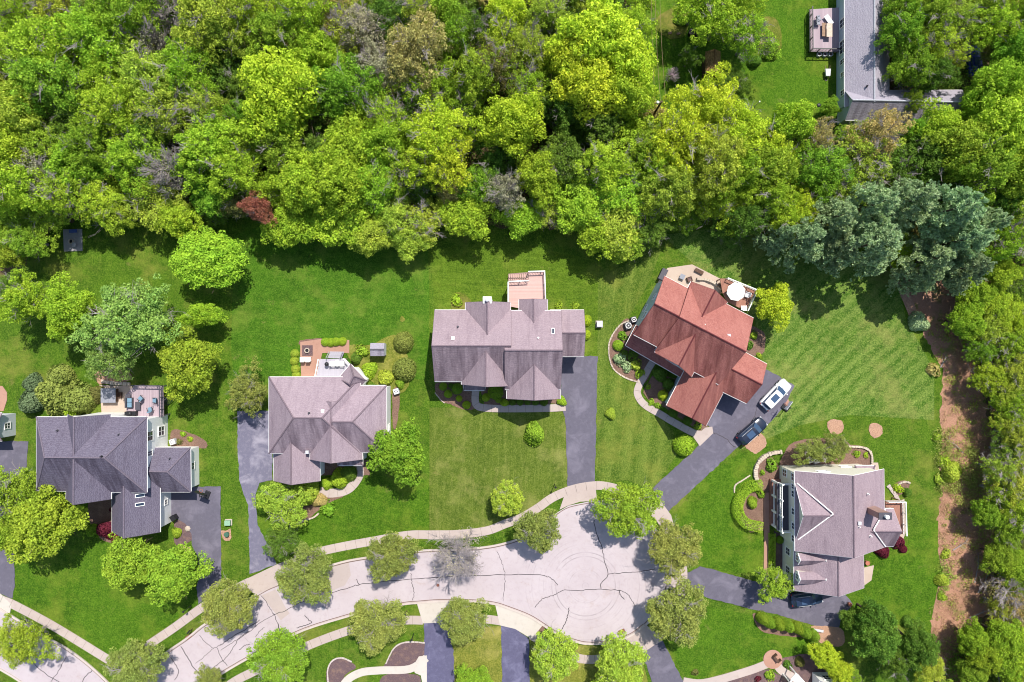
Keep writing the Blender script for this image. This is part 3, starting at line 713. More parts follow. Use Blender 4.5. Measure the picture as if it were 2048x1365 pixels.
# --- far left big house, plum-grey roof
h1, h1r, W1 = house('two-storey white house with dark plum-grey roof and two skylights, far left', [
  dict(e=[(73,834),(294,834),(294,986),(73,981)], he=6.3, hr=9.7, r=((89,915),(208.6,916))),
  dict(e=[(132,998),(135,829),(221.5,829),(222.5,998)], he=6.3, hr=9.5),
  dict(e=[(283,894.7),(381,894.7),(382,984),(283,984)], he=3.4, hr=5.6, r=((288,943),(334,944))),
  dict(e=[(224,1064),(224,956),(320,960),(320.5,1064)], he=3.9, hr=6.9),
  ], 'dark', M_white_siding, (200, 930), wins=[(0,1,0.25,4.9,1.3,1.6),(0,1,0.22,1.9,1.3,1.6),(0,1,0.72,4.9,0.7,1.2),(0,1,0.5,4.9,0.7,1.2),(2,1,0.45,2.0,1.0,1.0),(3,2,0.5,1.6,0.7,0.9),
   (0,0,0.85,4.9,1.2,1.5),(0,0,0.15,4.9,1.2,1.5),(0,3,0.3,4.9,1.0,1.5),(1,3,0.5,5.0,1.6,1.6)])
vent(h1r, 115, 861, 7.6); vent(h1r, 238, 869, 7.8); vent(h1r, 203, 913, 9.8, 'pipe', M_black); vent(h1r, 340, 917, 4.5)
skylight(h1r, 279.5, 991, 5.6, 1.15, 0.5, 0.72); skylight(h1r, 279.5, 1008.5, 5.6, 1.15, 0.5, 0.72)

# --- second house, mauve roof
h2, h2r, W2 = house('two-storey house with pale mauve hipped roof and three front gables, second from left', [
  dict(e=[(538,754),(721,754),(721,907),(538,907)], he=5.3, hr=8.9, r=((587,836),(644,836))),
  dict(e=[(655,771),(773,771),(773,905),(655,905)], he=5.3, hr=8.3, r=((664,844),(705,844))),
  dict(e=[(620,919),(620,800),(725,800),(725,919)], he=5.2, hr=8.1),
  dict(e=[(676,905),(725.5,905),(725.5,931),(676,931)], he=4.3, hr=4.9, r=((684,918),(718,918))),
  dict(e=[(548,962),(546,850),(640,850),(640,962)], he=3.9, hr=6.4),
  dict(e=[(676,757),(701,728),(733,761),(706,790)], he=4.9, hr=6.7, r=((699,768),(707,752))),
  ], 'mauve', M_white_siding, (655, 850), wins=[(1,1,0.45,3.9,0.9,1.1),(0,3,0.3,4.0,1.0,1.5),(5,1,0.5,3.3,2.2,1.6),(4,3,0.5,2.6,1.0,1.2),(2,3,0.5,4.2,1.4,1.4),(1,1,0.7,1.6,0.9,1.1)])
vent(h2r, 646, 822, 8.2, 'box', M_white); vent(h2r, 618, 826, 8.6); vent(h2r, 615, 904, 5.9, 'box', M_lgrey)

# --- middle house
h3, h3r, W3 = house('wide two-storey house with taupe gabled roof and rear chimney in the centre', [
  dict(e=[(869.5,620),(1022,620),(1022,763),(869.5,763)], he=5.6, hr=9.1),
  dict(e=[(1010,621),(1122,621),(1121,779),(1010,779)], he=5.6, hr=9.15),
  dict(e=[(1100,620),(1168,620),(1168,713),(1100,713)], he=4.6, hr=6.4),
  dict(e=[(931,700),(931,605),(1021,605),(1021,700)], he=5.5, hr=8.0),
  dict(e=[(1038,660),(1038,599),(1095,599),(1095,660)], he=5.3, hr=6.7),
  dict(e=[(923,769),(923,690),(1023,690),(1023,772)], he=5.5, hr=8.6),
  dict(e=[(1013.5,797.5),(1013.5,700),(1121,700),(1121,797.5)], he=5.4, hr=7.9),
  dict(e=[(927,760),(970,760),(970,781),(927,781)], he=3.0, hr=3.4, r=((932,764),(965,764))),
  ], 'mauve2', M_white_siding, (1000, 700), wins=[(0,3,0.3,4.2,1.0,1.4),(0,2,0.8,4.2,1.2,1.5),(6,3,0.5,4.2,2.2,1.5),(5,3,0.4,4.3,1.5,1.5),(3,1,0.25,4.0,1.2,1.5),(0,0,0.2,4.0,1.2,1.5),(2,1,0.5,1.6,1.0,1.1),(6,3,0.3,1.6,1.2,1.5),(6,3,0.7,1.6,1.2,1.5)])
vent(h3r, 915.5, 653.5, 7.4); vent(h3r, 906, 676, 8.5, 'box', M_white); vent(h3r, 1076.5, 676, 8.1, 'pipe', M_white)
skylight(h3r, 1106, 662, 7.7, 0.4, 0.8, 0)
def chimney(root, px, py, h0, h1_, sx, sy, ang, mat, capmat, potmat=None, name='chimney'):
    b = MB(); c = P(px, py, h1_); b.box((c.x, c.y, (h0+h1_)/2), (sx, sy, h1_-h0), ang); o = b.build(name, mat, root)
    b = MB(); b.box((c.x, c.y, h1_+0.05), (sx+0.15, sy+0.15, 0.12), ang); b.build('cap', capmat, o)
    b = MB(); b.cyl((c.x, c.y, h1_+0.1), 0.2, 0.5, n=12); b.dome((c.x, c.y, h1_+0.6), 0.28, 0.1, 12, 3); b.build('flue', potmat or M_lgrey, o)
    return o
chimney(h3, 974.5, 600, 0, 7.6, 1.0, 0.75, 0, M_white_siding, M_white, M_lgrey)

# --- red-roofed house (turned about 28 degrees)
h4, h4r, W4 = house('two-storey house with brick-red roof turned at an angle, beside the wide driveway', [
  dict(e=[(1329,552),(1392,585),(1330,702),(1267,669)], he=6.0, hr=9.6),
  dict(e=[(1380,570),(1507,636),(1437,769),(1309,703)], he=6.0, hr=9.95),
  dict(e=[(1382,563),(1345,636),(1418,677),(1455,604)], he=5.95, hr=8.7),
  dict(e=[(1383,754),(1419,684),(1345,637),(1309,705)], he=5.9, hr=9.2),
  dict(e=[(1272,650),(1394,716),(1374,762),(1251,691)], he=2.9, hr=3.9, r=((1273,652),(1395,718)), caps=False),
  dict(e=[(1332.5,811),(1383,713),(1463,754),(1412,852)], he=3.6, hr=6.9),
  dict(e=[(1469,693),(1534,728),(1493,807),(1429,776)], he=3.8, hr=5.8),
  ], 'red', M_blue_siding, (1390, 690), wins=[(0,3,0.35,4.4,1.0,1.5),(0,3,0.7,4.4,0.8,1.2),(0,3,0.5,1.7,1.0,1.4),(1,1,0.3,4.4,1.0,1.5),(2,3,0.5,4.0,1.6,1.6),(3,3,0.5,4.4,1.4,1.5),(5,3,0.5,1.8,1.4,1.3),(5,0,0.3,1.8,0.9,1.2)])
vent(h4r, 1409, 649, 9.0, 'pipe', M_white); vent(h4r, 1457, 671, 9.0, 'box', M_lgrey)

# --- right house, tall cream walls
h5, h5r, W5 = house('tall cream house with taupe roof, brick chimney and two-level white porch, far right', [
  dict(e=[(1590,1102),(1589,942),(1768,938),(1770,1094)], he=6.2, hr=10.0),
  dict(e=[(1590,965),(1690,965),(1690,1080),(1592,1080)], he=6.2, hr=8.7),
  dict(e=[(1588,1181),(1588,1085),(1727,1080),(1728,1176)], he=5.0, hr=7.7),
  dict(e=[(1715,1017),(1787,1017),(1787,1093),(1715,1093)], he=6.0, hr=8.0),
  dict(e=[(1710,931),(1750,931),(1750,945),(1710,945)], he=3.0, hr=3.5, r=((1715,941),(1746,941))),
  ], 'mauve2', M_cream_siding, (1680, 1040), wins=[(0,0,0.93,5.0,1.0,1.4),(0,0,0.80,5.0,0.7,1.3),(0,0,0.70,5.1,0.9,1.5),(0,0,0.46,5.1,0.9,1.5),(0,0,0.26,5.1,0.9,1.5),(0,0,0.09,5.0,0.9,1.4),(2,0,0.70,2.1,1.0,1.4),(2,0,0.25,2.1,1.0,1.4),(0,1,0.35,5.0,1.4,1.0),(0,1,0.75,2.0,1.4,1.0),(0,0,0.70,1.9,0.9,1.5),(0,0,0.46,1.9,0.9,2.0),(0,0,0.26,1.9,0.9,1.5),(0,0,0.93,2.0,1.0,1.4)])
for dy0, dy1 in ((1106, 1132), (1143, 1171)):       # two dormers
    b = MB(); rbm = MB(); tbm = MB(); he, hr = 6.2, 7.0
    A, B_, C_, D_ = P(1596,dy0,he), P(1646,dy0,he), P(1646,dy1-3,he), P(1596,dy1-3,he); r1 = (A+D_)/2; r1.z = hr; r2 = (B_+C_)/2; r2.z = hr
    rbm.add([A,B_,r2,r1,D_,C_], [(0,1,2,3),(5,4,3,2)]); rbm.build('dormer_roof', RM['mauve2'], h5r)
    i_ = 0.15; lo = [Vector((A.x+i_, A.y-i_, 5.0)), Vector((B_.x, B_.y-i_, 5.0)), Vector((C_.x, C_.y+i_, 5.0)), Vector((D_.x+i_, D_.y+i_, 5.0))]
    hi = [Vector((p.x, p.y, 6.2)) for p in lo]; g = Vector((r1.x+i_, r1.y, 6.95)); b.add(lo+hi+[g, Vector((r2.x, r2.y, 6.95))], [(0,1,5,4),(2,3,7,6),(3,0,4,7),(7,4,8),(4,5,9,8),(6,7,8,9)])
    b.build('dormer_wall', M_cream_siding, h5r)
    tbm.tube([A, r1, D_], 0.07, 4); tbm.tube([B_+Vector((.5,0,.05)), r2+Vector((.0,0,.05))], 0.07, 4); tbm.tube([C_+Vector((.5,0,.05)), r2+Vector((0,0,.05))], 0.07, 4); tbm.build('dormer_trim', M_white, h5r)
    window(h5, lo[3], lo[0], 0.5, 5.65, 0.8, 0.9)
# white valley flashing of the front and rear gables
for pts in (((1593.5,966,6.35),(1666,1027,8.85)),((1666,1028,8.85),(1596,1079,6.35)),((1747,1059,8.1),(1770,1019,6.4)),((1747,1060,8.1),(1771,1093,6.4))):
    p, q = [P(*t) for t in pts]; vb = MB(); vb.tube([p+Vector((0,0,.05)), q+Vector((0,0,.05))], 0.09, 4); vb.build('valley_flashing', M_white, h5r)
chimney(h5, 1770, 1032, 6.0, 11.3, 1.5, 0.75, 0.0, M_brickwall, M_darkgrey, M_white)
vent(h5r, 1736, 988, 8.6, 'pipe', M_white); vent(h5r, 1718, 1046, 9.6, 'box', M_lgrey); vent(h5r, 1718, 1053, 9.5, 'pipe', M_white); vent(h5r, 1741, 1072, 8.3, 'pipe', M_white)
# porch on the left front
pr = M_white
x0 = P(1541, 970, 0.6).x; x1 = P(1566, 970, 3.2).x; xw = W5[0][0].x
yt = P(1560, 966, 3).y; yb = P(1560, 1060, 3).y
b = MB(); b.box(((x0+xw)/2, (yt+yb)/2, 0.35), (xw-x0, yt-yb, 0.5)); b.build('porch_floor', M_deck_brown, h5)
b = MB(); b.box(((x1-0.9+xw)/2+0.1, (yt+yb)/2, 3.1), (xw-x1+1.0, yt-yb, 0.22)); b.build('balcony_floor', M_darkgrey, h5)
n = 4
for k in range(n):
    y = yt + (yb-yt)*k/(n-1) + (0.12 if k == n-1 else -0.12 if k == 0 else 0)
    b = MB(); b.box((x0+0.25, y, 1.75), (0.26, 0.26, 2.4)); b.box((x0+0.25, y, 2.95), (0.4, 0.4, 0.14)); b.box(((x0+x1)/2+0.2, y, 3.05), (x1-x0+0.5, 0.16, 0.18)); b.build('porch_column', pr, h5)
b = MB()
for z in (3.45, 4.15):
    b.box((x1-0.5, (yt+yb)/2, z), (0.1, yt-yb, 0.09)); 
    for y in (yt, yb): b.box(((x1-.5+xw)/2, y, z), (xw-x1+.5, 0.1, 0.09))
k = yb
while k <= yt: b.box((x1-0.5, k, 3.8), (0.04, 0.04, 0.7)); k += 0.22
for y in (yt, (yt*2+yb)/3, (yt+2*yb)/3, yb): b.box((x1-0.5, y, 3.8), (0.2, 0.2, 1.2))
b.build('balcony_rail', pr, h5)
b = MB()
for z in (1.1, 1.5): b.box((x0+0.25, (yt+yb)/2, z), (0.08, yt-yb, 0.07))
b.build('porch_rail', pr, h5)

# --- top right house
h6, h6r, W6 = house('long single-storey L-shaped house with light grey roof at the top right', [
  dict(e=[(1689,214),(1689,-170),(1778,-170),(1778,214)], he=3.2, hr=5.2),
  dict(e=[(1690,181),(1925,180),(1906,250),(1691,240)], he=3.2, hr=5.3, r=(None,None)),
  ], 'grey', M_blue_siding, (1740, 100), wins=[(0,0,0.33,1.9,1.8,1.6),(0,0,0.25,1.9,0.7,1.4),(0,0,0.18,1.9,0.6,1.0),(0,0,0.46,1.9,1.2,1.5),(0,0,0.08,1.9,0.8,1.2)], capm=CAPM['grey'])
vent(h6r, 1734, 172, 4.9)
# --- slivers of two more houses at the frame edge
h7, h7r, W7 = house('house at the far left edge with only its grey wall and tan gable corner showing', [
  dict(e=[(-150,826),(4,826),(4,882),(-150,882)], he=3.2, hr=4.6)], 'mauve', M_grey_siding, (-60, 850), wins=[(0,1,0.5,1.7,0.8,1.1)])
h8, h8r, W8 = house('pale grey roofed house with white trim cut off by the bottom edge, lower right', [
  dict(e=[(1640,1520),(1640,1362),(1688,1362),(1688,1520)], he=3.4, hr=5.2),
  dict(e=[(1520,1520),(1520,1400),(1650,1400),(1650,1520)], he=3.4, hr=5.4)], 'grey', M_white_siding, (1640, 1430), wins=[(0,1,0.5,1.7,1.0,1.2)])
b = MB(); A = P(1580,1365,2.6); B_ = P(1592,1347,2.6); C_ = P(1610,1366,2.6)
b.tube([A, B_, C_], 0.12, 4); b.tube([B_, Vector((B_.x, B_.y, 0))], 0.1, 6); b.tube([A, Vector((A.x, A.y, 0))], 0.1, 6); b.tube([C_, Vector((C_.x, C_.y, 0))], 0.1, 6)
b.box(((A.x+C_.x)/2, (A.y+B_.y)/2-.3, 2.55), (1.6, 0.9, 0.1), -0.7)
tag(b.build('entry_arbor', M_white), 'white entry arbor at the bottom edge near the winding brick-edged walk', 'arbor')
# shed under the tree
sh, shr, WS = house('small brown shed with a leaf-littered roof under the tree in the upper right yard', [
  dict(e=[(1411,147),(1411,103),(1441,103),(1441,147)], he=2.3, hr=3.1)], 'leafy', M_wood_dk, (1425,125), eaves=0.15, trims=False, name='shed', cat='shed')
s2, s2r, WS2 = house('small grey two-slope storage shed beside two round shrubs, behind the second house', [
  dict(e=[(741,686),(769,686),(769,712),(741,712)], he=1.9, hr=2.3)], 'grey', M_grey_siding, (757,702), eaves=0.08, trims=False, name='shed', cat='shed', capm=M_darkgrey)

# ---------------------------------------------------------------- decks
def deck(pts, h, mat, label, rails=(), railmat=None, stairs=None, posts=True, name='deck'):
    q = [P(x, y, h) for x, y in pts]; c = sum(q, Vector((0,0,0)))/len(q)
    root = empty(name, (c.x, c.y, 0), label, 'deck')
    b = MB(); b.prism(q, h-0.2, h); b.build('floor', mat, root)
    if posts:
        for p in q:
            pp = p.lerp(c, 0.06); b = MB(); b.box((pp.x, pp.y, (h-0.2)/2), (0.14, 0.14, h-0.2)); b.build('post', railmat or M_wood, root)
    for (i, j) in rails:
        a, e = q[i], q[j % len(q)]; a = a.lerp(c, 0.01); e = e.lerp(c, 0.01); L = (e-a).length; ang = math.atan2(e.y-a.y, e.x-a.x); m = (a+e)/2
        b = MB(); b.box((m.x, m.y, h+0.95), (L+.1, 0.13, 0.06), ang); b.box((m.x, m.y, h+0.12), (L, 0.05, 0.05), ang)
        n = int(L/0.2)
        for k in range(n+1):
            p = a.lerp(e, k/max(1,n)); big = k % 8 == 0; b.box((p.x, p.y, h+0.5), ((0.11,0.11,1.0) if big else (0.035,0.035,0.88)), ang)
        b.build('railing', railmat or M_white, root)
    if stairs:
        (ax, ay), (bx, by), n, wd = stairs      # top -> bottom in pixels
        a = P(ax, ay, h); e = P(bx, by, 0); d = (e-a); d.z = 0; ang = math.atan2(d.y, d.x)
        b = MB()
        for k in range(n):
            t = (k+.5)/n; p = a.lerp(Vector((e.x, e.y, 0)), t); zz = h*(1-(k+1)/(n+1)); b.box((p.x, p.y, zz), (d.length/n*0.95, wd, 0.06), ang)
        nn = Vector((-d.y, d.x, 0)).normalized()*(wd/2)
        for s_ in (-1, 1): b.tube([a+nn*s_+Vector((0,0,-.1)), Vector((e.x, e.y, 0.05))+nn*s_], 0.06, 4); b.tube([a+nn*s_+Vector((0,0,.9)), Vector((e.x, e.y, 0.95))+nn*s_], 0.05, 4)
        b.build('stairs', railmat or mat, root)
    return root
deck([(1016,564),(1057,562),(1057,544),(1089,543),(1091,605),(1037,605),(1037,616),(1016,612)], 2.8, M_deck_pink, 'raised pinkish wooden deck with white rails behind the middle house', rails=((0,1),(2,3),(3,4),(7,0)), stairs=((1057,553),(1017,556),9,0.95))
deck([(633,754),(640,718),(650,718),(690,717),(703,731),(690,756)], 1.6, M_deck_grey, 'pale grey deck with steps behind the second house', rails=((0,1),(3,4)), stairs=((669,716),(675,703),5,1.9))
deck([(253,788),(270,770),(326,771),(327,833),(253,833)], 2.2, M_deck_mauve, 'mauve deck with black railing and blue seats behind the far left house', rails=((1,2),(2,3)), railmat=M_darkgrey, stairs=((326,800),(346,803),6,1.4))
deck([(1440,557),(1452,557),(1511,581),(1492,622),(1455,604),(1445,585)], 1.8, M_deck_brown, 'red-brown deck with white rails carrying the umbrella, behind the red-roofed house', rails=((1,2),(2,3)))
deck([(1771,1001),(1804,1001),(1806,1068),(1788,1068),(1786,1015),(1771,1015)], 2.4, M_deck_brown, 'narrow brown rear deck with white rails on the right side of the cream house', rails=((0,1),(1,2)))
deck([(1619,19),(1680,15),(1680,104),(1620,103)], 0.8, M_deck_mauve, 'grey deck full of benches and planters beside the top right house', rails=((3,0),(2,3)), railmat=M_black)

# ---------------------------------------------------------------- furniture
def chair(px, py, h, ang, mat, label, group=None, name='patio_chair', frame=None):
    c = P(px, py, h); r = empty(name, c, label, 'chair', group, ang)
    b = MB(); b.box((0,0,0.42), (0.6,0.6,0.12)); b.build('seat', mat, r, False, bevel=0.03)
    b = MB(); b.box((-0.3,0,0.72), (0.12,0.6,0.6), 0, 0, 0, -0.25); b.build('backrest', mat, r, False, bevel=0.03)
    for s_ in (-1,1):
        b = MB(); b.box((0,s_*0.34,0.62), (0.62,0.08,0.06)); b.build('armrest', frame or mat, r, False)
        for t in (-1,1):
            b = MB(); b.cyl((t*0.27, s_*0.3, 0), 0.025, 0.4, n=6); b.build('leg', frame or mat, r, False)
    return r
def table(px, py, h, ang, w_, l_, mat, label, ht=0.72, rnd=False, name='patio_table'):
    c = P(px, py, h); r = empty(name, c, label, 'table', None, ang)
    b = MB()
    if rnd: b.cyl((0,0,ht-0.04), w_/2, 0.04, n=20)
    else: b.box((0,0,ht-0.02), (w_,l_,0.05))
    b.build('tabletop', mat, r, False)
    for s_ in (-1,1):
        for t in (-1,1): b = MB(); b.cyl((t*w_*0.33, s_*l_*0.33, 0), 0.03, ht-.05, n=6); b.build('leg', mat, r, False)
    return r
# far left deck
def sofa(px, py, h, ang, label):
    c = P(px, py, h); r = empty('patio_sofa', c, label, 'sofa', None, ang)
    b = MB(); b.box((0,0,0.2), (0.8,1.4,0.36)); b.build('frame', M_darkgrey, r, False)
    for s_ in (-1,1): b = MB(); b.box((0.05,s_*0.33,0.44), (0.62,0.62,0.14)); b.build('cushion', M_bluefabric, r, False, bevel=0.04)
    b = MB(); b.box((-0.34,0,0.6), (0.14,1.36,0.5)); b.build('backrest', M_darkgrey, r, False, bevel=0.03)
sofa(262, 805, 2.2, 0.0, 'two-seat patio sofa with pale blue cushions on the far left deck')
chair(285, 796, 2.2, 2.4, M_bluefabric, 'blue-cushioned armchair near the top rail of the far left deck', frame=M_darkgrey)
chair(313, 800, 2.2, 3.14, M_bluefabric, 'blue-cushioned chair against the right rail of the far left deck', frame=M_darkgrey)
chair(304, 818, 2.2, 1.8, M_bluefabric, 'blue-cushioned chair at the lower right of the far left deck', frame=M_darkgrey)
table(279, 811, 2.2, 0, 0.7, 1.1, M_darkgrey, 'dark coffee table between the blue seats', 0.45)
table(260, 791, 2.2, 0, 0.7, 0.6, M_darkgrey, 'small dark side table above the patio sofa', 0.5)
c = P(266, 826, 2.2); g = empty('grill', c, 'black covered grill against the wall on the far left deck', 'grill')
b = MB(); b.box((0,0,0.4), (1.5,0.55,0.8)); b.build('body', M_black, g, False, bevel=0.05)
b = MB(); b.dome((0,0,0.8), 0.35, 0.3, 12, 4); b.build('lid', M_black, g, False, smooth=True)
c = P(217, 791, 0.9); g = empty('hot_tub', (c.x, c.y, 0), 'square hot tub with a grey folding cover on the patio behind the far left house', 'hot tub')
b = MB(); b.box((0,0,0.47), (2.0,1.85,0.8)); b.build('shell', M_wood_dk, g, False, bevel=0.06)
for s_ in (-1,1): b = MB(); b.box((s_*0.53-0.0,0,0.92), (1.04,2.05,0.14)); b.build('cover', M_grey, g, False, bevel=0.03)
b = MB(); b.box((1.3,0,0.2), (0.5,0.8,0.15)); b.box((1.45,0,0.4), (0.2,0.8,0.1)); tag(b.build('step', M_wood_dk, g, False))
# second house patio
for i, (px, lb) in enumerate(((608,'left'),(619,'right'))):
    chair(px, 718, 0.1, math.pi/2, M_white, 'white slatted garden chair below the fire pit, the %s one of the pair' % lb, 'white chairs by the fire pit', 'garden_chair')
def firepit(px, py, label, mat=M_mulch_dark, sq=1.5):
    c = P(px, py, 0.1); r = empty('fire_pit', c, label, 'fire pit')
    b = MB(); b.box((0,0,0.03), (sq,sq,0.06)); b.build('base', mat, r, False)
    b = MB(); b.ring((0,0,0.06), 0.36, 0.26, 0.25, 18); b.build('ring', M_stone, r, False)
    b = MB(); b.cyl((0,0,0.07), 0.25, 0.06, n=14); b.build('ash', M_black, r, False)
firepit(615, 701, 'round fire ring on a dark square at the corner of the brick patio')
firepit(144, 483, 'fire ring on the grey flagstone patio at the edge of the woods, upper left', M_flag, 1.2)
table(150, 463, 0.1, 0.05, 1.1, 0.5, simple('blue_plastic', srgb(70,90,150), 0.5), 'blue bench at the top of the flagstone patio', 0.45, name='bench')
table(152, 490, 0.1, 0.0, 0.5, 0.6, M_grey, 'small grey table beside the fire ring on the flagstone patio', 0.45)
table(677, 726, 1.6, 0, 0.9, 0.9, M_white, 'round white table on the pale grey deck of the second house', 0.72, True)
chair(668, 727, 1.6, 0, M_white, 'white chair left of the round white deck table')
chair(686, 727, 1.6, math.pi, M_white, 'white chair right of the round white deck table')
c = P(656, 728, 1.6); g = empty('kettle_grill', c, 'black kettle grill on the pale grey deck of the second house', 'grill')
b = MB(); b.dome((0,0,0.7), 0.3, 0.28, 14, 5); b.dome((0,0,0.7), 0.3, -0.25, 14, 5); b.build('bowl', M_black, g, False, smooth=True)
for a in range(3): b = MB(); b.tube([(0.1*math.cos(a*2.1),0.1*math.sin(a*2.1),0.6),(0.33*math.cos(a*2.1),0.33*math.sin(a*2.1),0)], 0.02, 5); b.build('leg', M_black, g, False)
# umbrella
c = P(1474, 583, 4.2); u = empty('parasol', (c.x, c.y, 1.8), 'large white octagonal parasol on the deck behind the red-roofed house', 'parasol')
b = MB(); b.cyl((0,0,0), 0.035, 2.55, n=8); b.build('pole', M_wood, u, False)
b = MB(); b.cyl((0,0,0), 0.28, 0.1, n=12); b.build('base', M_darkgrey, u, False)
b = MB(); n = 8; vs = [(1.3*math.cos(2*math.pi*i/n+.2), 1.3*math.sin(2*math.pi*i/n+.2), 2.0) for i in range(n)] + [(0,0,2.55)]
vs += [(x*1.0, y*1.0, z-0.12) for x, y, z in vs[:8]]
b.add(vs, [(i,(i+1)%n,8) for i in range(n)] + [(i, 9+i, 9+(i+1)%n, (i+1)%n) for i in range(n)]); b.build('canopy', M_white, u, False)
table(1474, 586, 1.8, 0.4, 1.1, 1.1, M_darkgrey, 'dark table under the white parasol', 0.7, True)
chair(1456, 588, 1.8, 0.4, M_darkgrey, 'dark chair left of the white parasol')
chair(1492, 590, 1.8, 2.9, M_lgrey, 'pale chair right of the white parasol')
chair(1485, 616, 1.8, 1.6, M_white, 'white chair at the lower right corner of the parasol deck')
chair(1438, 572, 0.1, 1.0, M_wood, 'wooden chair by the patio steps behind the red-roofed house')
c = P(1378, 559, 0.1); g = empty('fire_table', c, 'square wooden planter box on the patio behind the red-roofed house', 'planter', None, -0.45)
b = MB(); b.ring((0,0,0), 0.5, 0.38, 0.45, 4); b.build('box', M_wood_dk, g, False); b = MB(); b.cyl((0,0,0), 0.38, 0.35, n=4); b.build('soil', M_mulch_dark, g, False)
table(1363, 554, 0.1, -0.4, 0.7, 0.7, M_grey, 'small grey table on the patio behind the red-roofed house', 0.5)
c = P(1325, 549, 0.6); b = MB(); b.box((c.x, c.y, 0.5), (0.8,1.6,1.0), -0.45); b.box((c.x, c.y, 1.04), (0.86,1.66,0.1), -0.45)
tag(b.build('storage_box', [M_darkgrey], bevel=0.06), 'dark covered storage box at the left corner of the tan patio', 'storage box')
c = P(1397, 543, 0.1)
b = MB(); b.box((c.x, c.y, 0.42), (0.5,1.3,0.06), 1.1); b.box((c.x, c.y, 0.2), (0.4,0.9,0.3), 1.1); tag(b.build('bench', M_wood_dk), 'dark bench near the top tip of the tan patio', 'bench')

# top right deck clutter
table(1645, 62, 0.8, 0, 0.5, 1.9, M_wood, 'narrow wooden bench on the top right deck', 0.45, name='bench')
table(1654, 65, 0.8, 0, 0.8, 1.9, simple('pale_wood', srgb(196,176,158),0.8), 'pale wooden picnic table beside the bench on the top right deck', 0.74, name='picnic_table')
chair(1633, 48, 0.8, 0, M_grey, 'grey chair near the left rail of the top right deck')
chair(1634, 40, 0.8, 0.3, M_grey, 'grey chair above the other grey chair on the top right deck')
table(1655, 42, 0.8, 0.6, 0.7, 1.5, M_lgrey, 'pale tilted lounger on the top right deck', 0.4, name='lounger')
# wheel planters below the deck
for k, lb in enumerate(('left','middle','right')):
    c = P(1639+11.5*k, 108, 0.4); b = MB(); b.ring((c.x,c.y,0), 0.33, 0.22, 0.4, 16, 0); b.cyl((c.x,c.y,0), 0.21, 0.3, n=14, mi=1)
    tag(b.build('round_planter', [M_lgrey, M_mulch_dark]), 'white-rimmed round planter below the top right deck, the %s of three' % lb, 'planter', 'round planters in a row')

# ---------------------------------------------------------------- utilities
def acunit(px, py, mat, label, r=0.42, top=M_lgrey):
    c = P(px, py, 0.8); g = empty('air_conditioner', (c.x,c.y,0.05), label, 'air conditioner')
    b = MB(); b.box((0,0,0.38), (2*r,2*r,0.72), 0.3); b.build('casing', mat, g, False, bevel=0.05)
    b = MB(); b.ring((0,0,0.745), r*0.86, r*0.7, 0.03, 20); b.cyl((0,0,0.745), 0.1, 0.03, n=10); b.build('grille', top, g, False)
    b = MB()
    for k in range(4): b.box((math.cos(k*1.57)*r*.35, math.sin(k*1.57)*r*.35, 0.75), (r*.6, 0.1, 0.01), k*1.57)
    b.build('fan', M_black, g, False)
acunit(1257, 651, M_darkgrey, 'larger round-topped air conditioner by the left wall of the red-roofed house', 0.48, M_white)
acunit(1268, 639, M_darkgrey, 'smaller air conditioner above the larger one, left wall of the red-roofed house', 0.4, M_white)
acunit(792, 783, M_lgrey, 'pale air conditioner beside the right wall of the second house', 0.4, M_white)
acunit(344, 884, M_lgrey, 'pale air conditioner beside the right wall of the far left house', 0.4, M_white)
acunit(1634, 921, M_lgrey, 'round-topped air conditioner above the right house, the right of two', 0.42, M_white)
acunit(1622, 921, M_lgrey, 'round-topped air conditioner above the right house, the left of two', 0.36, M_white)
def ubox(px, py, w_, l_, h, ang, mat, label, name='utility_box'):
    c = P(px, py, h); b = MB(); b.box((c.x,c.y,0.07), (w_+.25,l_+.25,0.08), ang, 1); b.box((c.x,c.y,h/2+.08), (w_,l_,h), ang); b.box((c.x,c.y,h+.1), (w_+.06,l_+.06,0.05), ang)
    tag(b.build(name, [mat, M_walk], bevel=0.02), label, 'utility box')
ubox(1199.5, 648, 0.75, 0.75, 0.75, 0, M_lgrey, 'white utility box on a pad in the grass right of the middle house')
ubox(455, 1046, 0.75, 0.65, 0.5, 0, M_green, 'pale green transformer box between the two left driveways')
def bin_(px, py, r, h, mat, label, name='bin', cat='bin'):
    c = P(px, py, h); b = MB(); b.cyl((c.x,c.y,0.05), r*0.85, h, r, n=14); b.ring((c.x,c.y,h+.02), r*1.1, r*.9, 0.06, 14); tag(b.build(name, mat), label, cat)
bin_(453, 1069, 0.32, 0.5, M_bin, 'dark green round lid beside the transformer box', 'manhole_cover', 'cover')
c = P(346, 1036, 1.0)
g = empty('wheelie_bin', (c.x, c.y, 0.09), 'black bin by the garage of the far left house', 'bin'); b = MB(); b.box((0,0,0.5), (0.6,0.7,0.95), 0.6); b.build('body', M_black, g, False, bevel=0.05); b = MB(); b.box((0,0,1.02), (0.66,0.78,0.08), 0.6); b.build('lid', M_black, g, False)
bin_(1700, 1209, 0.25, 0.45, M_terra, 'terracotta pot at the right end of the right house driveway', 'plant_pot', 'pot')
bin_(1735, 1126, 0.3, 0.5, M_terra, 'terracotta pot beside the lower right wall of the right house', 'plant_pot', 'pot')

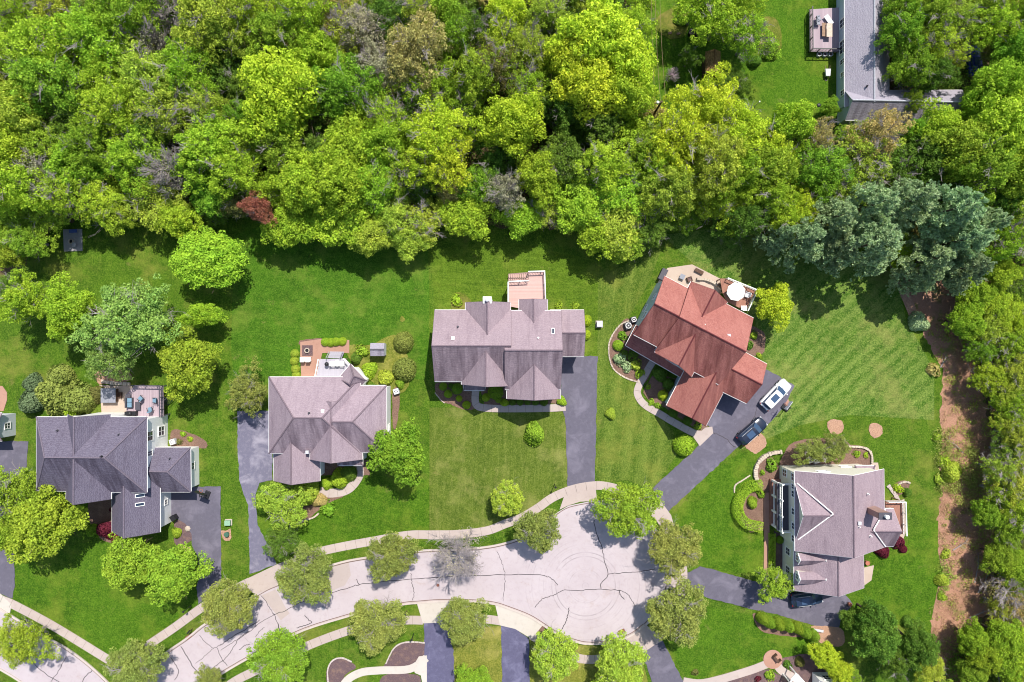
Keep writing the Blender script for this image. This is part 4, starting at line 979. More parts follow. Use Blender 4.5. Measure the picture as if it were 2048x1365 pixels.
def hoop(px, py, ang, label, pole=M_black, board=M_black):
    c = P(px, py, 0.1); g = empty('basketball_hoop', c, label, 'basketball hoop', None, ang)
    b = MB(); b.box((0,0,0.12), (1.1,0.75,0.24)); b.build('base', M_black, g, False, bevel=0.05)
    b = MB(); b.tube([(0,0,0.2),(0.25,0,2.6),(0.95,0,3.2)], 0.06, 8); b.tube([(0.2,0,2.1),(0.95,0,2.9)], 0.035, 6); b.build('pole', pole, g, False)
    b = MB(); b.box((1.0,0,3.2), (0.06,1.35,0.95)); b.build('backboard', board, g, False)
    b = MB(); b.ring((1.28,0,2.98), 0.24, 0.21, 0.03, 16); b.build('rim', M_terra, g, False)
hoop(415, 989, 1.2, 'black basketball hoop at the top of the far left driveway')
hoop(1570, 815, 2.5, 'basketball hoop with a pale backboard at the corner of the wide driveway', M_darkgrey, M_lgrey)
def mailbox(px, py, ang, label):
    c = P(px, py, 0); g = empty('mailbox', c, label, 'mailbox', None, ang)
    b = MB(); b.box((0,0,0.55), (0.1,0.1,1.1)); b.build('post', M_wood_dk, g, False)
    b = MB(); b.box((0,0,1.15), (0.5,0.2,0.14)); b.tube([(-0.25,0,1.22),(0.25,0,1.22)], 0.1, 10); b.build('box', M_black, g, False)
mailbox(385, 1257, 0.9, 'black mailbox on the verge by the lower-left street corner')
mailbox(814, 1221, 1.5, 'black mailbox on the verge left of the bottom middle driveway')
mailbox(1079, 1261, 0.9, 'black mailbox in the small brown bed by the turning circle')
mailbox(1105, 1022, 2.4, 'black mailbox by the kerb left of the middle house driveway')
def lamp_post(px, py, h, label, double=False):
    c = P(px, py, 0); g = empty('lamp_post', c, label, 'lamp post')
    b = MB(); b.cyl((0,0,0), 0.06, h, 0.045, n=8); b.build('post', M_black, g, False)
    b = MB(); b.cyl((0,0,h), 0.1, 0.3, 0.15, n=6); b.cyl((0,0,h+.3), 0.17, 0.12, 0.03, n=6); b.build('lantern', M_black, g, False)
lamp_post(382, 1211, 2.0, 'thin black lamp post on the lawn beside the far left driveway end')
lamp_post(828, 1266, 2.0, 'thin black lamp post on the lawn left of the bottom middle driveway')
lamp_post(1109, 968, 2.0, 'thin black lamp post on the lawn beside the middle driveway')

# utility pole and wires
pb = P(1294, 250, 0); pole = empty('utility_pole', pb, 'dark wooden utility pole with a lamp, at the woods edge in the upper right yard', 'utility pole')
b = MB(); b.cyl((0,0,0), 0.17, 9.6, 0.12, n=10); b.build('post', M_wood_dk, pole, False)
b = MB(); b.tube([(0,0,9.2),(-0.35,0,9.4)], 0.04, 6); b.cyl((-0.45,0,9.3), 0.2, 0.14, 0.12, n=10); b.build('lamp_head', M_white, pole, False)
b = MB(); b.box((0,0,8.9), (1.6,0.1,0.12)); b.build('crossarm', M_wood_dk, pole, False)
for k, (x0_, x1_) in enumerate(((1304,-0.7),(1310,0.0),(1319,0.7))):
    a = P(x0_, -120, 9.5); e = Vector((pb.x+x1_, pb.y, 9.0)); pts = [a.lerp(e, t/12) - Vector((0,0,1.2*(1-(2*t/12-1)**2))) for t in range(13)]
    b = MB(); b.tube(pts, 0.018, 4); tag(b.build('power_line', M_wood), 'thin power line over the grass strip, the %s of three' % ('left','middle','right')[k], 'power line', 'power lines to the pole')
# garden bits in the upper right yard
def stake(px, py, h, label, name, cat, mat=M_white, extra=None):
    c = P(px, py, 0); g = empty(name, c, label, cat); b = MB(); b.cyl((0,0,0), 0.045, h, n=6); b.build('post', mat, g, False)
    b = MB(); b.cyl((0,0,h), 0.2, 0.22, 0.26, n=10); b.dome((0,0,h+.22), 0.28, 0.12, 10, 3); b.build('house', M_black, g, False)
stake(1620, 224, 2.6, 'bird feeder on a black post near the top right house', 'bird_feeder', 'bird feeder', M_black)
b = MB(); c = P(1510, 212, 0); b.box((c.x,c.y,0.9), (0.1,0.1,1.8)); b.box((c.x,c.y,1.8), (0.16,0.16,0.08)); tag(b.build('post', M_white), 'lone white post in the upper right lawn', 'post')
b = MB(); c = P(1625, 244, 1.5); b.box((c.x,c.y,0.9), (0.2,1.6,0.06), 0.6, rx=0.5); b.box((c.x-.3,c.y+.5,0.5), (0.08,0.08,1.0)); b.box((c.x+.3,c.y+.5,0.5),(0.08,0.08,1.0)); tag(b.build('play_slide', M_white), 'white slide poking out of the brush below the upper right lawn', 'slide')
for k, (px, py, lb) in enumerate(((1384,64,'left'),(1397,67,'right'))):
    c = P(px,py,0.8); b = MB(); b.cyl((c.x,c.y,0), 0.45, 0.9, n=14); b.ring((c.x,c.y,0.88), 0.47, 0.4, 0.06, 14); tag(b.build('barrel', M_black), 'dark barrel under the tree near the leafy shed, the %s of two' % lb, 'barrel', 'dark barrels')
for (px,py,lb) in ((1340,66,'tan garden marker board'),(1357,67,'pinkish board'),(1544,104,'pale board')):
    c = P(px,py,0.2); b = MB(); b.box((c.x,c.y,0.12), (0.5,0.3,0.2), 0.3); b.box((c.x+.1,c.y,0.24),(0.3,0.2,0.05),0.8); tag(b.build('garden_crate', M_wood), lb + ' lying in the upper right vegetable patch', 'crate')
c = P(1657,144,0.8); g = empty('wheelbarrow', c*1.0, 'blue-grey wheelbarrow by the wall left of the top right house', 'wheelbarrow'); g.location.z = 0
b = MB(); b.prism([(-.3,-.5),(.3,-.5),(.38,.5),(-.38,.5)], 0.4, 0.7); b.build('tray', M_lgrey, g, False, bevel=0.05); b = MB(); b.ring((0,-.8,0.0), .2, .12, .1, 12); b.build('wheel', M_black, g, False); b = MB(); b.tube([(-.3,-.6,.3),(-.3,1.0,.6)],.03,5); b.tube([(.3,-.6,.3),(.3,1.0,.6)],.03,5); b.build('handle', M_wood, g, False)
b = MB(); c = P(1610,307,1.5); b.dome((c.x,c.y,0.6), 0.55, 0.7, 14, 6); b.dome((c.x,c.y,0.6), 0.55, -0.5, 14, 4); tag(b.build('play_ball', simple('green_plastic', srgb(40,150,110), 0.4)), 'shiny green ball among the brush left of the brown shrubs', 'ball')
# retaining bench in the round brick terrace
c = P(1550, 1316, 0.12); g = empty('garden_bench', c, 'U-shaped brown bench on the round brick terrace, lower right', 'bench', None, -0.9)
b = MB(); b.box((0,0,0.42), (1.0,0.35,0.08)); b.build('seat', M_wood_dk, g, False)
for s_ in (-1,1): b = MB(); b.box((s_*0.48,0.2,0.3), (0.1,0.7,0.6)); b.build('side', M_wood_dk, g, False)
b = MB(); c = P(1638,1262,0.6); b.box((c.x,c.y,0.45),(1.4,0.35,0.06),-0.15); 
for s_ in (-1,1): b.box((c.x+s_*.55,c.y-s_*.08,0.22),(0.06,0.3,0.44),-0.15)
tag(b.build('bench', M_lgrey), 'pale bench in the straw-covered corner below the right driveway', 'bench')
c = P(374,1058,0.3); b = MB(); b.dome((c.x,c.y,0.05),0.45,0.3,7,3); tag(b.build('boulder', M_stone), 'pale boulder in the mulch island by the far left driveway', 'boulder')
c = P(390,418,1.2); b = MB(); b.box((c.x,c.y,1.2),(1.6,1.6,0.15)); b.box((c.x,c.y,0.6),(1.3,1.3,1.15)); tag(b.build('deer_blind', M_wood_dk), 'small dark hut at the edge of the woods, upper left', 'hut')

# ---------------------------------------------------------------- vehicles
def car_paint(name, c, rough=0.25): 
    t = NT(name); t.color(c); t.rough(rough, 0.6); t.b.inputs['Coat Weight'].default_value = 0.6; t.b.inputs['Metallic'].default_value = 0.1; return t.m
M_carglass = simple('car_glass', srgb(58, 78, 104), 0.12, 0.03, 3, 0.7)
M_tyre = simple('tyre', srgb(26,26,28), 0.9)
M_lampred = simple('tail_lamp_red', srgb(150,28,30), 0.3)
M_lampwhite = simple('headlamp', srgb(220,222,226), 0.2)
def vehicle(px, py, ang, L, paint, label, name='parked_car', suv=True, group=None):
    c = P(px, py, 1.0); g = empty(name, (c.x, c.y, 0.1), label, 'car', group, ang)
    Wd = 1.9; zr = 1.68 if suv else 1.42
    # body stations: x, half width, z low, z shoulder
    st = [(-.5,.70,.45,.78),(-.485,.84,.34,.93),(-.44,.91,.28,1.02),(-.3,.95,.26,1.04),(0,.955,.26,1.03),(.2,.95,.26,1.02),(.33,.945,.26,.98),(.42,.90,.28,.90),(.475,.80,.32,.80),(.5,.62,.4,.68)]
    b = MB(); rings = []
    for (t, hw, z0, z1) in st:
        x = t*L; prof = [(-hw*.9,z0),(-hw,z0+.15),(-hw,(z0+z1)/2),(-hw*.975,z1-.08),(-hw*.86,z1+.0),(-hw*.4,z1+.035),(0,z1+.045),(hw*.4,z1+.035),(hw*.86,z1),(hw*.975,z1-.08),(hw,(z0+z1)/2),(hw,z0+.15),(hw*.9,z0)]
        rings.append([(x, y, z) for y, z in prof])
    n = len(rings[0]); vs = [v for r in rings for v in r]
    fs = [(i*n+k, i*n+(k+1)%n, (i+1)*n+(k+1)%n, (i+1)*n+k) for i in range(len(rings)-1) for k in range(n)] + [tuple(range(n)), tuple(range((len(rings)-1)*n, len(rings)*n))[::-1]]
    b.add(vs, fs); b.build('body', paint, g, False, smooth=True)
    # greenhouse
    xr0, xr1 = (-.455, -.40) if suv else (-.36, -.22)     # rear glass bottom, roof rear
    xf0, xf1 = .245, .085
    zb = 1.0; hb, ht = .86, .66
    base = [(xr0*L, hb*.9), (xf0*L, hb*.88)]; top = [(xr1*L, ht), (xf1*L, ht)]
    gb_ = MB(); m0 = (-.05*L)
    vs = [(xr0*L,-hb*.86,zb),(xf0*L,-hb*.9,zb),(xf0*L,hb*.9,zb),(xr0*L,hb*.86,zb),(xr1*L,-ht,zr-.05),(xf1*L,-ht,zr-.05),(xf1*L,ht,zr-.05),(xr1*L,ht,zr-.05)]
    vs += [(xf0*L+.13,0,zb-.01),(xf1*L+.07,0,zr-.03),(xr0*L-.08,0,zb),(xr1*L-.05,0,zr-.03)]
    gb_.add(vs, [(0,1,5,4),(2,3,7,6),(1,8,9,5),(8,2,6,9),(3,10,11,7),(10,0,4,11)]); gb_.build('glass', M_carglass, g, False)
    rb_ = MB(); xs = [xr1*L-.06, xr1*L+.12, (xr1+xf1)/2*L, xf1*L-.1, xf1*L+.07]; hw_ = [ht*.86, ht*1.02, ht*1.06, ht*1.0, ht*.84]
    rr_ = [[(x,-h_,zr-.06),(x,-h_*.85,zr+.0-abs(i-2)*.012),(x,0,zr+.03-abs(i-2)*.014),(x,h_*.85,zr-abs(i-2)*.012),(x,h_,zr-.06)] for i,(x,h_) in enumerate(zip(xs,hw_))]
    rb_.add([v for r in rr_ for v in r], [(i*5+k,(i+1)*5+k,(i+1)*5+k+1,i*5+k+1) for i in range(4) for k in range(4)])
    for s_ in (-1,1):
        for (xa,xb) in ((xf0*L,xf1*L),(xr0*L,xr1*L)):
            rb_.tube([(xa,s_*hb*.89,zb),(xb,s_*ht*1.0,zr-.04)], .045, 4)
        rb_.tube([(-.13*L,s_*hb*.9,zb),(-.13*L,s_*ht*1.0,zr-.05)], .04, 4)
    rb_.build('roof', paint, g, False, smooth=False)
    sb = MB(); sb.box(((xr1*.3+xf1*.7)*L-.3,0,zr+.035), (1.1,0.85,0.02)); sb.build('sunroof', M_carglass, g, False)
    if suv:
        for s_ in (-1,1): b = MB(); b.tube([(xr1*L+.15,s_*ht*.98,zr+.05),(xf1*L-.25,s_*ht*.98,zr+.05)], .025, 5); b.build('roof_rail', M_lgrey, g, False)
    for s_ in (-1,1):
        b = MB(); b.box((xf0*L-.12,s_*1.03,1.05), (.16,.2,.14)); b.build('mirror', paint, g, False, bevel=.03)
        b = MB(); b.box((.468*L,s_*.62,.72), (.22,.34,.12), -s_*.3); b.build('headlight', M_lampwhite, g, False, bevel=.02)
        b = MB(); b.box((-.482*L,s_*.72,.86), (.12,.26,.16), s_*.2); b.build('tail_light', M_lampred, g, False, bevel=.02)
        for t in (-.30,.31):
            b = MB(); nn = 18; r_ = .35; vs = []
            for yy in (s_*.74, s_*.96):
                for k in range(nn): a = 2*math.pi*k/nn; vs.append((t*L+r_*math.cos(a), yy, r_-.0+r_*math.sin(a)))
            b.add(vs, [(k,(k+1)%nn,nn+(k+1)%nn,nn+k) for k in range(nn)]+[tuple(range(nn)),tuple(range(nn,2*nn))[::-1]]); wh = b.build('wheel', M_tyre, g, False)
            b = MB(); vs = [(t*L+.21*math.cos(2*math.pi*k/nn), s_*.968, r_+.21*math.sin(2*math.pi*k/nn)) for k in range(nn)]; b.add(vs, [tuple(range(nn))]); b.build('rim', M_grey, wh, False)
    return g
vehicle(1552, 789.5, R(46), 4.95, car_paint('white_paint_car', srgb(226,226,226)), 'white car parked at the far end of the wide driveway')
vehicle(1504.5, 862.5, R(41), 4.6, car_paint('black_blue_car', srgb(22,30,48), .3), 'black car parked near the straw patch beside the wide driveway')
vehicle(1614.5, 1197.5, R(7), 4.5, car_paint('navy_car', srgb(30,44,66), .3), 'dark navy car under the eaves of the right house garage')
vehicle(1950, 120, R(92), 4.3, car_paint('blue_car', srgb(24,44,140), .3), 'blue car half hidden by trees right of the top right house', suv=False)

# ================================================================ VEGETATION
def mesh_from_quads(name, V4, mats):
    n = len(V4); me = bpy.data.meshes.new(name)
    me.vertices.add(n*4); me.vertices.foreach_set('co', V4.reshape(-1).astype(np.float32))
    me.loops.add(n*4); me.loops.foreach_set('vertex_index', np.arange(n*4, dtype=np.int32))
    me.polygons.add(n); me.polygons.foreach_set('loop_start', np.arange(0, n*4, 4, dtype=np.int32))
    try: me.polygons.foreach_set('loop_total', np.full(n, 4, dtype=np.int32))
    except Exception: pass
    for m in mats: me.materials.append(m)
    me.update(calc_edges=True); me.validate(); return me

def leaves(rg, pos, nrm, size, jit=0.7, aspect=0.6):
    n = len(pos); nr = nrm + rg.normal(0, jit, (n, 3)); nr /= np.linalg.norm(nr, axis=1)[:, None] + 1e-9
    t = rg.normal(0, 1, (n, 3)); t -= (t*nr).sum(1)[:, None]*nr; t /= np.linalg.norm(t, axis=1)[:, None] + 1e-9
    bt = np.cross(nr, t); s_ = (size*rg.uniform(0.6, 1.35, n))[:, None]
    a = pos - t*s_; c = pos + t*s_; b_ = pos + bt*s_*aspect + nr*s_*0.15; d = pos - bt*s_*aspect + nr*s_*0.15
    return np.stack([a, b_, c, d], 1)

def crown_mesh(name, seed, rx=4.0, zc=6.3, rz=3.6, nb=34, br=(0.9, 1.5), n=9000, ls=0.17, jit=0.6, irr=0.22, fill=0.12, up=-0.45, mat=None):
    rg = np.random.default_rng(seed); C = []; Rb = []
    ph = rg.uniform(0, 6.28, 4); am = rg.uniform(0.4, 1, 4)
    for i in range(nb):
        z = rg.uniform(-0.45, 1.0); a = i*2.39996 + rg.normal(0, 0.35); s_ = math.sqrt(max(0, 1-z*z))
        out = 1 + irr*(am[0]*math.sin(2*a+ph[0]) + am[1]*math.sin(3*a+ph[1]) + am[2]*math.sin(5*a+ph[2]))*0.6
        r_ = rg.uniform(*br); k = rg.uniform(0.45, 1.0)**0.6*out
        C.append(((rx-r_*0.5)*k*s_*math.cos(a), (rx-r_*0.5)*k*s_*math.sin(a), zc + (rz-r_*0.7)*z*rg.uniform(0.6, 1.05))); Rb.append(r_)
    C = np.array(C); Rb = np.array(Rb)
    p = Rb**2/np.sum(Rb**2); idx = rg.choice(nb, n, p=p)
    d = rg.normal(0, 1, (n, 3)); d[:, 2] = np.abs(d[:, 2])*np.where(rg.random(n) < 0.78, 1, -1); d /= np.linalg.norm(d, axis=1)[:, None]
    # lumpy blob surface
    rad = Rb[idx]*(rg.uniform(0.72, 1.08, n) + 0.12*np.sin(d[:,0]*7+idx)*np.sin(d[:,1]*6+idx*2))
    pos = C[idx] + d*rad[:, None]*np.array([1, 1, 0.85])
    q = leaves(rg, pos, d, ls, jit)
    nf = int(n*fill)
    if nf:
        dd = rg.normal(0, 1, (nf, 3)); dd /= np.linalg.norm(dd, axis=1)[:, None]; rr = rg.uniform(0.2, 0.8, nf)[:, None]
        q = np.concatenate([q, leaves(rg, dd*rr*np.array([rx, rx, rz]) + np.array([0,0,zc]), dd, ls*1.1, 0.8)])
    return mesh_from_quads(name, q, [mat or M_leaf])

def pine_mesh(name, seed, n_t=1500):
    rg = np.random.default_rng(seed); Q = []
    NB = 46
    for i in range(NB):
        z = 1.5 + 8.2*(i/NB)**0.9; L = 4.1*(1-(i/NB)**1.25)*rg.uniform(0.75, 1.12) + 0.35; a = i*2.4 + rg.normal(0, .3)
        nt_ = int(13*L)+8
        for k in range(nt_):
            t = rg.uniform(0.25, 1.0)**0.7; w_ = rg.normal(0, 0.16)*L*t*0.9; p = np.array([L*t*math.cos(a)-w_*math.sin(a), L*t*math.sin(a)+w_*math.cos(a), z + 0.22*L*t*t + rg.normal(0, .14)])
            m = 13; d = rg.normal(0, 1, (m, 3)); d[:,2] = np.abs(d[:,2])*0.8+0.15; d[:,0] += math.cos(a)*.8; d[:,1] += math.sin(a)*.8; d /= np.linalg.norm(d, axis=1)[:, None]
            ln = rg.uniform(0.18, 0.36, m)[:, None]; s_ = np.cross(d, rg.normal(0,1,(m,3))); s_ /= np.linalg.norm(s_, axis=1)[:, None]; s_ *= 0.075
            Q.append(np.stack([p-s_*.6, p+d*ln*.6-s_, p+d*ln, p+d*ln*.6+s_], 1))
    return mesh_from_quads(name, np.concatenate(Q), [M_needle])

def limb_mesh(name, seed, mat, H=10, r0=0.24, nl=11, rx=3.4, z0=2.2, z1=7.4, twigs=3, tw=0.02, dense=1):
    rg = random.Random(seed); b = MB()
    b.tube([(0,0,0),(rg.uniform(-.1,.1),rg.uniform(-.1,.1),H*.3),(rg.uniform(-.25,.25),rg.uniform(-.25,.25),H*.55),(rg.uniform(-.4,.4),rg.uniform(-.4,.4),H*.85)], [r0*1.25, r0, r0*.7, r0*.16], 8)
    for i in range(nl):
        a = i*2.4+rg.uniform(-.4,.4); z = z0+(z1-z0)*i/nl; L = rx*rg.uniform(.65,1.0)*(1-.35*i/nl); ri = r0*.42*(1-.5*i/nl)
        p0 = Vector((0,0,z)); p1 = Vector((L*.45*math.cos(a), L*.45*math.sin(a), z+L*.35)); p2 = Vector((L*math.cos(a+.15), L*math.sin(a+.15), z+L*.62))
        b.tube([p0,p1,p2], [ri, ri*.6, ri*.2], 5)
        for k in range(twigs):
            t = rg.uniform(.3,.95); q = (p0.lerp(p1,t*2) if t<.5 else p1.lerp(p2,t*2-1)); aa = a+rg.uniform(-1.2,1.2); l = L*rg.uniform(.25,.5)
            e = q+Vector((l*math.cos(aa), l*math.sin(aa), l*rg.uniform(.2,.9))); b.tube([q,(q+e)/2+Vector((0,0,.08)),e], [tw*1.8, tw*1.2, tw*.5], 3)
            for m in range(dense):
                t2 = rg.uniform(.2,1); q2 = q.lerp(e,t2); a2 = aa+rg.uniform(-1.3,1.3); l2 = l*rg.uniform(.3,.6)
                b.tube([q2, q2+Vector((l2*math.cos(a2), l2*math.sin(a2), l2*rg.uniform(.2,1.1)))], [tw, tw*.4], 3)
    me = bpy.data.meshes.new(name); me.from_pydata(b.v, [], b.f); me.materials.append(mat); me.update(); return me

CR_ = {
 'm': [crown_mesh('maple_crown', 10+i, nb=170, br=(0.35,0.78), n=13500, ls=0.135, irr=0.38, jit=0.95, fill=0.3) for i in range(6)],      # dense lobed
 'f': [crown_mesh('fine_crown', 30+i, nb=260, br=(0.22,0.55), n=12500, ls=0.112, irr=0.46, fill=0.3, jit=1.1) for i in range(6)],  # finer, airy
 's': [crown_mesh('sparse_crown', 50+i, nb=200, br=(0.18,0.5), n=7000, ls=0.105, irr=0.5, fill=0.35, jit=1.3) for i in range(4)],  # thin spring leaf
 'd': [crown_mesh('dense_crown', 60+i, nb=230, br=(0.28,0.62), n=15000, ls=0.112, irr=0.2, jit=1.0, fill=0.3) for i in range(4)],
 'r': [crown_mesh('round_crown', 70+i, nb=170, br=(0.4,0.75), n=14500, ls=0.13, irr=0.12, fill=0.2, jit=0.85) for i in range(2)],
}
TR = {
 'm': [limb_mesh('tree_trunk', 1+i, M_bark) for i in range(2)],
 'f': [limb_mesh('tree_trunk', 5+i, M_bark_gr, twigs=8, dense=3, rx=3.9, tw=.018, z1=8.2) for i in range(2)],
 's': [limb_mesh('tree_trunk', 9+i, M_bark_gr, twigs=12, dense=5, nl=15, tw=.024, rx=4.1, z1=8.4) for i in range(2)],
 'b': [limb_mesh('tree_trunk', 15+i, M_bark_gr, twigs=16, dense=7, nl=20, tw=.03, rx=4.2, z1=8.2) for i in range(2)],
}
TR['r'] = TR['m']; TR['d'] = TR['f']; PINE = [pine_mesh('pine_crown', 90+i) for i in range(3)]
pt = MB(); pt.cyl((0,0,0), 0.2, 9.5, 0.03, n=8); pme = bpy.data.meshes.new('pine_trunk'); pme.from_pydata(pt.v, [], pt.f); pme.materials.append(M_bark)
bare_crown = [crown_mesh('bare_crown', 81, nb=50, br=(0.5,0.9), n=900, ls=0.09, irr=0.3, fill=0.4, jit=1.2)]

LC = {  # leaf base colours (albedo)
 'Y': srgb(154, 170, 34), 'L': srgb(134, 160, 36), 'G': srgb(124, 148, 38), 'E': srgb(110, 142, 34), 'D': srgb(88, 116, 38), 'O': srgb(144, 160, 50),
 'N': srgb(160, 148, 88), 'T': srgb(120, 130, 60), 'P': srgb(142, 160, 116), 'S': srgb(96, 112, 78), 'H': srgb(118, 144, 66), 'J': srgb(104, 104, 54), 'R': srgb(164, 108, 84), 'M': srgb(92, 34, 50), 'B': srgb(142, 140, 112), 'K': srgb(148,166,32), 'F': srgb(180,150,170),
}
CN = {'Y': 'bright yellow-green', 'L': 'lime-green', 'G': 'mid-green', 'E': 'fresh green', 'D': 'dark green', 'O': 'olive-green', 'N': 'tan-brown', 'T': 'dull olive', 'P': 'blue-green', 'S': 'grey-green', 'H': 'soft green', 'J': 'brownish-green', 'R': 'rust-red', 'M': 'purple-red', 'B': 'grey', 'K': 'golden-yellow', 'F': 'pinkish'}
rt = random.Random(42)
NTREE = [0]
def tree(px, py, rpx, c, style='m', h=None, label=None, group=None, name='tree', asp=1.0, rot=None, cat='tree', vary=0.08, dim=1):
    """px,py,rpx: crown centre and radius in the photo"""
    if h is None: h = 5.0 + rpx/14*1.35
    if style == 'p': h = 5.0 + rpx/14*2.2
    hm = h*0.62; p = P(px, py, hm); r_ = rpx*(HC-hm*1.1)/FP
    root = bpy.data.objects.new(name, None); col.objects.link(root); root.location = (p.x, p.y, 0); root.empty_display_size = 0.5
    base = 4.0
    a = rt.uniform(0, 6.28) if rot is None else rot
    root.rotation_euler = (0, 0, a); root.scale = (r_/base*asp, r_/base/asp, h/10)
    tag(root, label, cat, group)
    NTREE[0] += 1; i = NTREE[0]
    if style == 'p': cm, tm = PINE[i % 3], pme
    elif style == 'b': cm, tm = bare_crown[0], TR['b'][i % 2]
    else: cm, tm = CR_[style][i % len(CR_[style])], TR[style][i % 2]
    cc = LC[c]; v = rt.uniform(1-vary, 1+vary)*dim
    o = bpy.data.objects.new('crown', cm); col.objects.link(o); o.parent = root; o.color = (min(1,cc[0]*v*rt.uniform(.94,1.06)), cc[1]*v, cc[2]*v, 1)
    t = bpy.data.objects.new('trunk', tm); col.objects.link(t); t.parent = root
    return root

# --- yard and street trees, one by one
YT = [
 (418,519,72,'L','r',7.5,'large rounded lime-green tree alone on the upper left lawn',1.1,0.0),
 (377,727,64,'G','m',8.5,'bright mid-green round tree right of the feathery pale tree, left yard',1,None),
 (262,640,86,'H','f',11,'big feathery pale green tree in the middle of the left yard',1,None),
 (225,720,45,'H','f',9,'small feathery green tree just above the hot tub patio',1,None),
 (140,618,55,'L','m',9,'lime-green tree between the left-edge tree and the feathery pale tree',1,None),
 (52,600,48,'L','f',9,'lime-green tree at the left edge of the left yard',1,None),
 (408,632,34,'L','m',6,'small lime-green tree above the round tree, left yard',1.3,0.0),
 (30,575,34,'D','s',7,'thin dark green tree in the shade at the far left lawn edge',1,None),
 (495,782,46,'T','f',6,'dull olive tree at the top end of the second driveway',1,None),
 (28,985,58,'G','f',9,'mid-green tree over the driveway at the left edge',1,None),
 (92,1048,72,'G','m',10,'large mid-green tree left of the far left house garage',1,None),
 (20,1065,40,'G','m',8,'mid-green tree at the left edge below the larger one',1,None),
 (265,1122,60,'G','m',8.5,'left half of the mid-green tree pair below the skylights',1,None),
 (352,1145,60,'G','m',8.5,'right half of the mid-green tree pair, beside the far left driveway',1,None),
 (797,905,60,'E','m',8.5,'vivid green tree at the lower right corner of the second house',1,None),
 (568,1008,50,'O','f',6,'pale olive tree below the second house garage gable',1,None),
 (565,1085,36,'D','f',5,'dark green tree beside the lower end of the second driveway',1,None),
 (612,1150,60,'T','d',7,'dull olive street tree right of the second driveway apron',1,None),
 (456,1212,58,'T','d',7,'dull olive street tree between the two left driveway ends',1,None),
 (785,1110,52,'T','d',7,'dusty olive street tree left of the grey leafless one',1,None),
 (915,1110,54,'B','b',7.5,'grey leafless street tree beside the pale street',1,None),
 (1077,1060,46,'T','d',7,'dusty olive street tree left of the turning circle top',1,None),
 (1015,997,36,'O','d',5.5,'small olive tree on the middle house front lawn',1,None),
 (1255,1018,64,'G','d',8,'mid-green street tree at the top of the turning circle',1,None),
 (1348,1097,58,'T','d',7.5,'dusty olive street tree at the right of the turning circle, above the driveway',1,None),
 (1355,1225,64,'T','d',7.5,'dusty olive street tree at the right of the turning circle, below the driveway',1,None),
 (1110,1308,52,'O','d',7,'yellow-green street tree right of the bottom middle driveways',1,None),
 (1240,1327,58,'O','d',7.5,'yellow-green street tree at the bottom of the turning circle',1,None),
 (930,1238,50,'T','d',6.5,'dull olive street tree between the two bottom driveways',1,None),
 (754,1246,58,'T','d',7,'dull olive street tree left of the bottom middle driveway',1,None),
 (560,1312,60,'G','d',7.5,'mid-green fine-leaved street tree on the lower side of the street, left of centre',1,None),
 (272,1332,60,'T','d',7,'dull olive tree on the lower-left street corner',1,None),
 (44,1283,54,'G','f',7.5,'mid-green tree on the verge of the lower-left street',1,None),
 (415,1362,30,'T','f',6,'dull olive treetop at the bottom edge near the lower-left street',1,None),
 (1548,610,40,'K','m',6,'golden-yellow tree right of the parasol deck',1,None),
 (1628,902,34,'T','f',5,'dull olive small tree at the upper left corner of the right house',1.2,0.0),
 (1672,892,28,'T','f',4.5,'dull olive small tree just above the right house gable wall',1,None),
 (1550,1166,38,'G','f',6,'grey-green tree covering the right house garage corner',1,None),
 (946,1364,36,'E','m',4,'vivid green treetop at the bottom edge between the bottom driveways',1,None),
 (1190,1400,44,'G','m',6,'mid-green treetop cut by the bottom edge below the turning circle',1,None),
 (1650,1312,30,'K','m',5,'golden-green tree above the lower right house roof',1,None),
 (1676,1340,26,'K','m',5,'golden-green tree beside the lower right house roof',1,None),
 (1703,1358,22,'G','f',4,'small green tree right of the lower right house roof',1,None),
 (1708,1238,26,'D','m',4.5,'dark green tree at the right end of the right driveway',1,None),
 (1746,1232,34,'D','m',7,'dark green tree, topmost of the cluster below the right house lawn',1,None),
 (1752,1275,44,'D','m',9,'dark green tree, biggest of the cluster below the right house lawn',1,None),
 (1835,1290,40,'D','m',8,'dark green tree, right of the biggest one in the lower right cluster',1,None),
 (1785,1325,34,'D','f',7,'dark green tree low in the lower right cluster',1,None),
 (1856,1330,34,'O','f',6,'olive tree at the lower end of the lower right cluster',1,None),
 (1440,42,56,'L','f',9,'lime-green tree behind the leafy shed in the upper right yard',1,None),
 (1500,75,50,'L','s',9,'thin lime-green tree right of the leafy shed',1,None),
 (1395,10,50,'L','f',9,'lime-green tree at the top edge of the upper right yard',1,None),
 (1480,5,45,'L','f',9,'lime-green tree at the top edge, second in the upper right yard',1,None),
 (1380,115,22,'D','f',5,'dark green bushy tree left of the leafy shed',1,None),
 (1468,165,30,'D','f',5,'dark green low tree below right of the leafy shed',1,None),
 (1345,150,14,'F','b',2.5,'pinkish twiggy bush in the upper right yard',1,None),
 (1660,215,20,'E','m',3.5,'fresh green bush at the lower left corner of the top right house',1,None),
 (1822,205,20,'G','f',7,'mid-green branch crown over the top right house wing',1,None),
]
for (px,py,r_,c,st,h,lb,asp,rot) in YT: tree(px,py,r_,c,st,h,lb,asp=asp,rot=rot, name='bare_tree' if st=='b' else 'tree')

